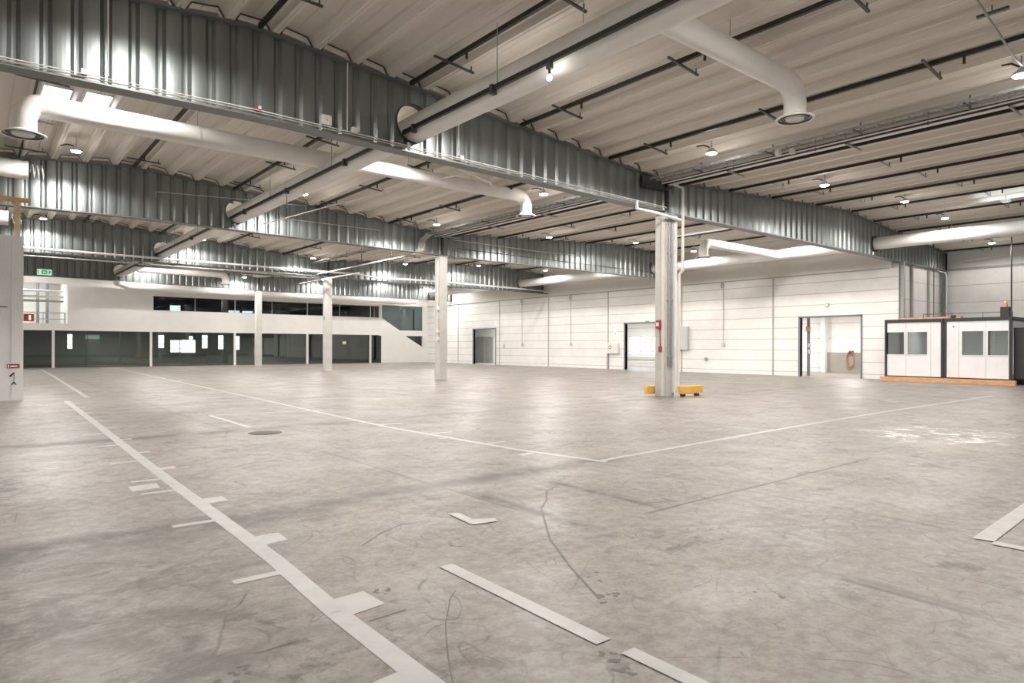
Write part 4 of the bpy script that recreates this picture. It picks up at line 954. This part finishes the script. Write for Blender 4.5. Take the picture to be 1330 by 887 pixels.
# ------------------------------------------------------------------ floor markings
def line_mesh(mb, pts, w_, z=.0022):
    P = [Vector((p[0], p[1], 0)) for p in pts]
    for a, b in zip(P[:-1], P[1:]):
        d = (b - a).normalized(); n = Vector((-d.y, d.x, 0)) * w_ / 2; e = d * (w_ * .02)
        mb.add([(*(a - n - e).xy, z), (*(b - n + e).xy, z), (*(b + n + e).xy, z), (*(a + n - e).xy, z)], [(0, 1, 2, 3)])
    return mb
NMARK = [0]
def marking(pts, w_, label, ticks=(), polys=()):
    NMARK[0] += 1; z0 = .0016 + .0004 * NMARK[0]
    R = empty('floor_line', (pts[0][0], pts[0][1], 0) if pts else (*polys[0][0], 0), label, 'floor marking')
    if pts: line_mesh(MB(), pts, w_, z0).build('stripe', M['tape'], R)
    for a, b, tw in ticks: line_mesh(MB(), [a, b], tw, z0 + .0002).build('tick_mark', M['tape'], R)
    for p in polys: MB().add([(x, y, z0 + .0003) for x, y in p], [tuple(range(len(p)))]).build('tick_mark', M['tape'], R)
    return R
rt = [(2.16, 20.4, .14), (2.11, 18.9, .14), (2.06, 17.3, .14), (2.03, 15.36, .13), (2.01, 13.9, .13), (1.97, 12.05, .13), (1.94, 10.43, .12)]
lt = [(1.62, 18.2), (1.5, 16.65), (1.46, 14.92), (1.41, 13.06), (1.34, 11.43), (1.35, 9.69), (1.34, 8.23), (1.31, 7.5), (1.28, 5.99), (1.28, 4.34)]
def t1x(y_): return 1.64 + (y_ - 4.5) * .0185 if y_ > 4.5 else 1.58 + (y_ - 2.5) * .03
marking([(1.57, 2.45), (1.585, 3.5), (1.64, 4.6), (1.655, 5.3), (1.70, 8.8), (1.83, 15), (1.95, 21.4)], .125, 'long white floor line on the left with short ticks on both sides',
        [((t1x(y_), y_), (x, y_), w_) for x, y_, w_ in rt] + [((t1x(y_), y_), (x, y_), .085) for x, y_ in lt],
        [[(1.67, 8.95), (1.93, 9.02), (1.93, 8.83), (1.69, 8.78)], [(1.70, 6.66), (1.92, 6.68), (1.92, 6.9), (1.68, 6.9)], [(1.68, 5.0), (1.89, 5.04), (1.9, 5.28), (1.64, 5.28)],
         [(1.62, 3.40), (1.86, 3.43), (1.85, 3.69), (1.60, 3.68)], [(1.38, 2.5), (1.58, 2.5), (1.58, 2.68), (1.38, 2.66)], [(1.27, 7.68), (1.53, 7.72), (1.55, 8.0), (1.27, 7.98)]])
marking([(2.55, 22.4), (3.05, 40), (3.25, 50.2)], .12, 'white floor line beyond the left partition running to the office glazing')
t2 = [((6.2, 18.3), (6.5, 18.3), .07), ((6.1, 15.3), (5.9, 15.3), .07), ((6.1, 14.56), (6.5, 14.5), .07), ((6.0, 11.3), (6.5, 11.3), .1), ((6.0, 12.2), (5.8, 12.3), .07), ((6.0, 9.6), (6.5, 9.6), .08), ((6.1, 8.1), (6.5, 8.1), .08), ((6.1, 7.0), (5.85, 6.95), .12), ((6.1, 9.0), (5.85, 9.0), .07)]
marking([(6.38, 5.85), (6.12, 7.4), (5.95, 11), (6.24, 18.9), (7.2, 48.2)], .10, 'long white floor line across the middle of the hall towards the office glazing', t2)
marking([(6.3, 5.95), (9, 6.1), (11.05, 6.2), (16, 6.36), (24.6, 6.38)], .095, 'white floor line running right from the corner towards the white cabins')
marking([(3.94, 12.4), (3.94, 15.05)], .09, 'short thin white floor line beside the manhole')
marking([(3.94, 15.05), (6.6, 14.75)], .07, 'faint thin floor line joining the middle line left of centre')
marking([(2.505, 3.765), (2.48, 2.29)], .105, 'wide white dash on the floor in the foreground')
marking([(2.5, 2.145), (2.49, 1.2)], .095, 'white dash at the bottom edge, nearest the camera')
marking([], .1, 'small white L-shaped corner mark on the floor', polys=[[(3.29, 4.91), (3.38, 4.87), (3.35, 4.63), (3.24, 4.48)], [(3.35, 4.63), (3.52, 4.53), (3.48, 4.44), (3.24, 4.48)]])
marking([], .1, 'white floor corner mark at the right edge', polys=[[(6.07, 1.71), (7.83, 1.78), (9.0, 1.83), (9.0, 1.68), (7.17, 1.62), (6.1, 1.57)], [(6.0, 1.57), (6.12, 1.57), (6.12, .9), (6.0, .9)]])
R = empty('manhole_cover', (3.9, 11.48, 0), 'round dark manhole cover in the floor left of centre', 'cover')
MB().lathe([(.001, .006), (.27, .006), (.28, .0)], (3.9, 11.48, 0), 28).build('lid', M['iron'], R, True)
MB().lathe([(.285, .001), (.32, .004), (.33, .001)], (3.9, 11.48, 0), 28).build('ring', M['wain'], R, True)
# rubber skid marks
FL = bpy.data.objects['floor']
def splat(cx, cy, rad, n, sx=1.0, nm='oil_stain'):
    mb = MB()
    for k in range(n):
        a = random.uniform(0, 6.28); d_ = rad * math.sqrt(random.random()); x_, y_ = cx + d_ * math.cos(a) * sx, cy + d_ * math.sin(a); q_ = random.uniform(.006, .022)
        m_ = 9; mb.add([(x_ + q_ * random.uniform(.6, 1.3) * math.cos(6.283 * j / m_), y_ + q_ * random.uniform(.6, 1.3) * math.sin(6.283 * j / m_), .0008 + k * 1e-6) for j in range(m_)], [tuple(range(m_))])
    return mb.build(nm, M['rubber'], FL)
for cx, cy, rad, n in ((2.42, 2.16, .07, 16), (2.32, 2.02, .05, 8), (2.95, 2.66, .10, 9), (3.1, 3.0, .12, 7), (1.95, 3.62, .06, 9), (0.95, 3.1, .10, 9), (3.7, 2.1, .15, 8), (4.6, 3.1, .2, 9)):
    splat(cx, cy, rad, n)
for k, (pts, w_) in enumerate([([(4.93, 5.21), (4.6, 5.05), (4.33, 4.75), (4.08, 4.55), (3.87, 4.28), (3.48, 3.78), (3.14, 3.2), (2.88, 2.69)], .02), ([(2.3, 3.35), (2.19, 3.25), (2.1, 3.13), (1.98, 2.98), (1.91, 2.87), (1.77, 2.64), (1.66, 2.44)], .008),
                               ([(2.27, 4.54), (2.53, 4.75), (2.79, 4.87), (3.01, 4.84)], .014), ([(1.67, 3.27), (1.91, 3.28)], .012), ([(1.06, 3.27), (1.29, 3.28)], .01), ([(1.28, 4.09), (1.2, 3.95), (1.12, 3.88)], .012)]):
    o = line_mesh(MB(), pts, w_, .0012).build('skid_mark', M['rubber'], FL)
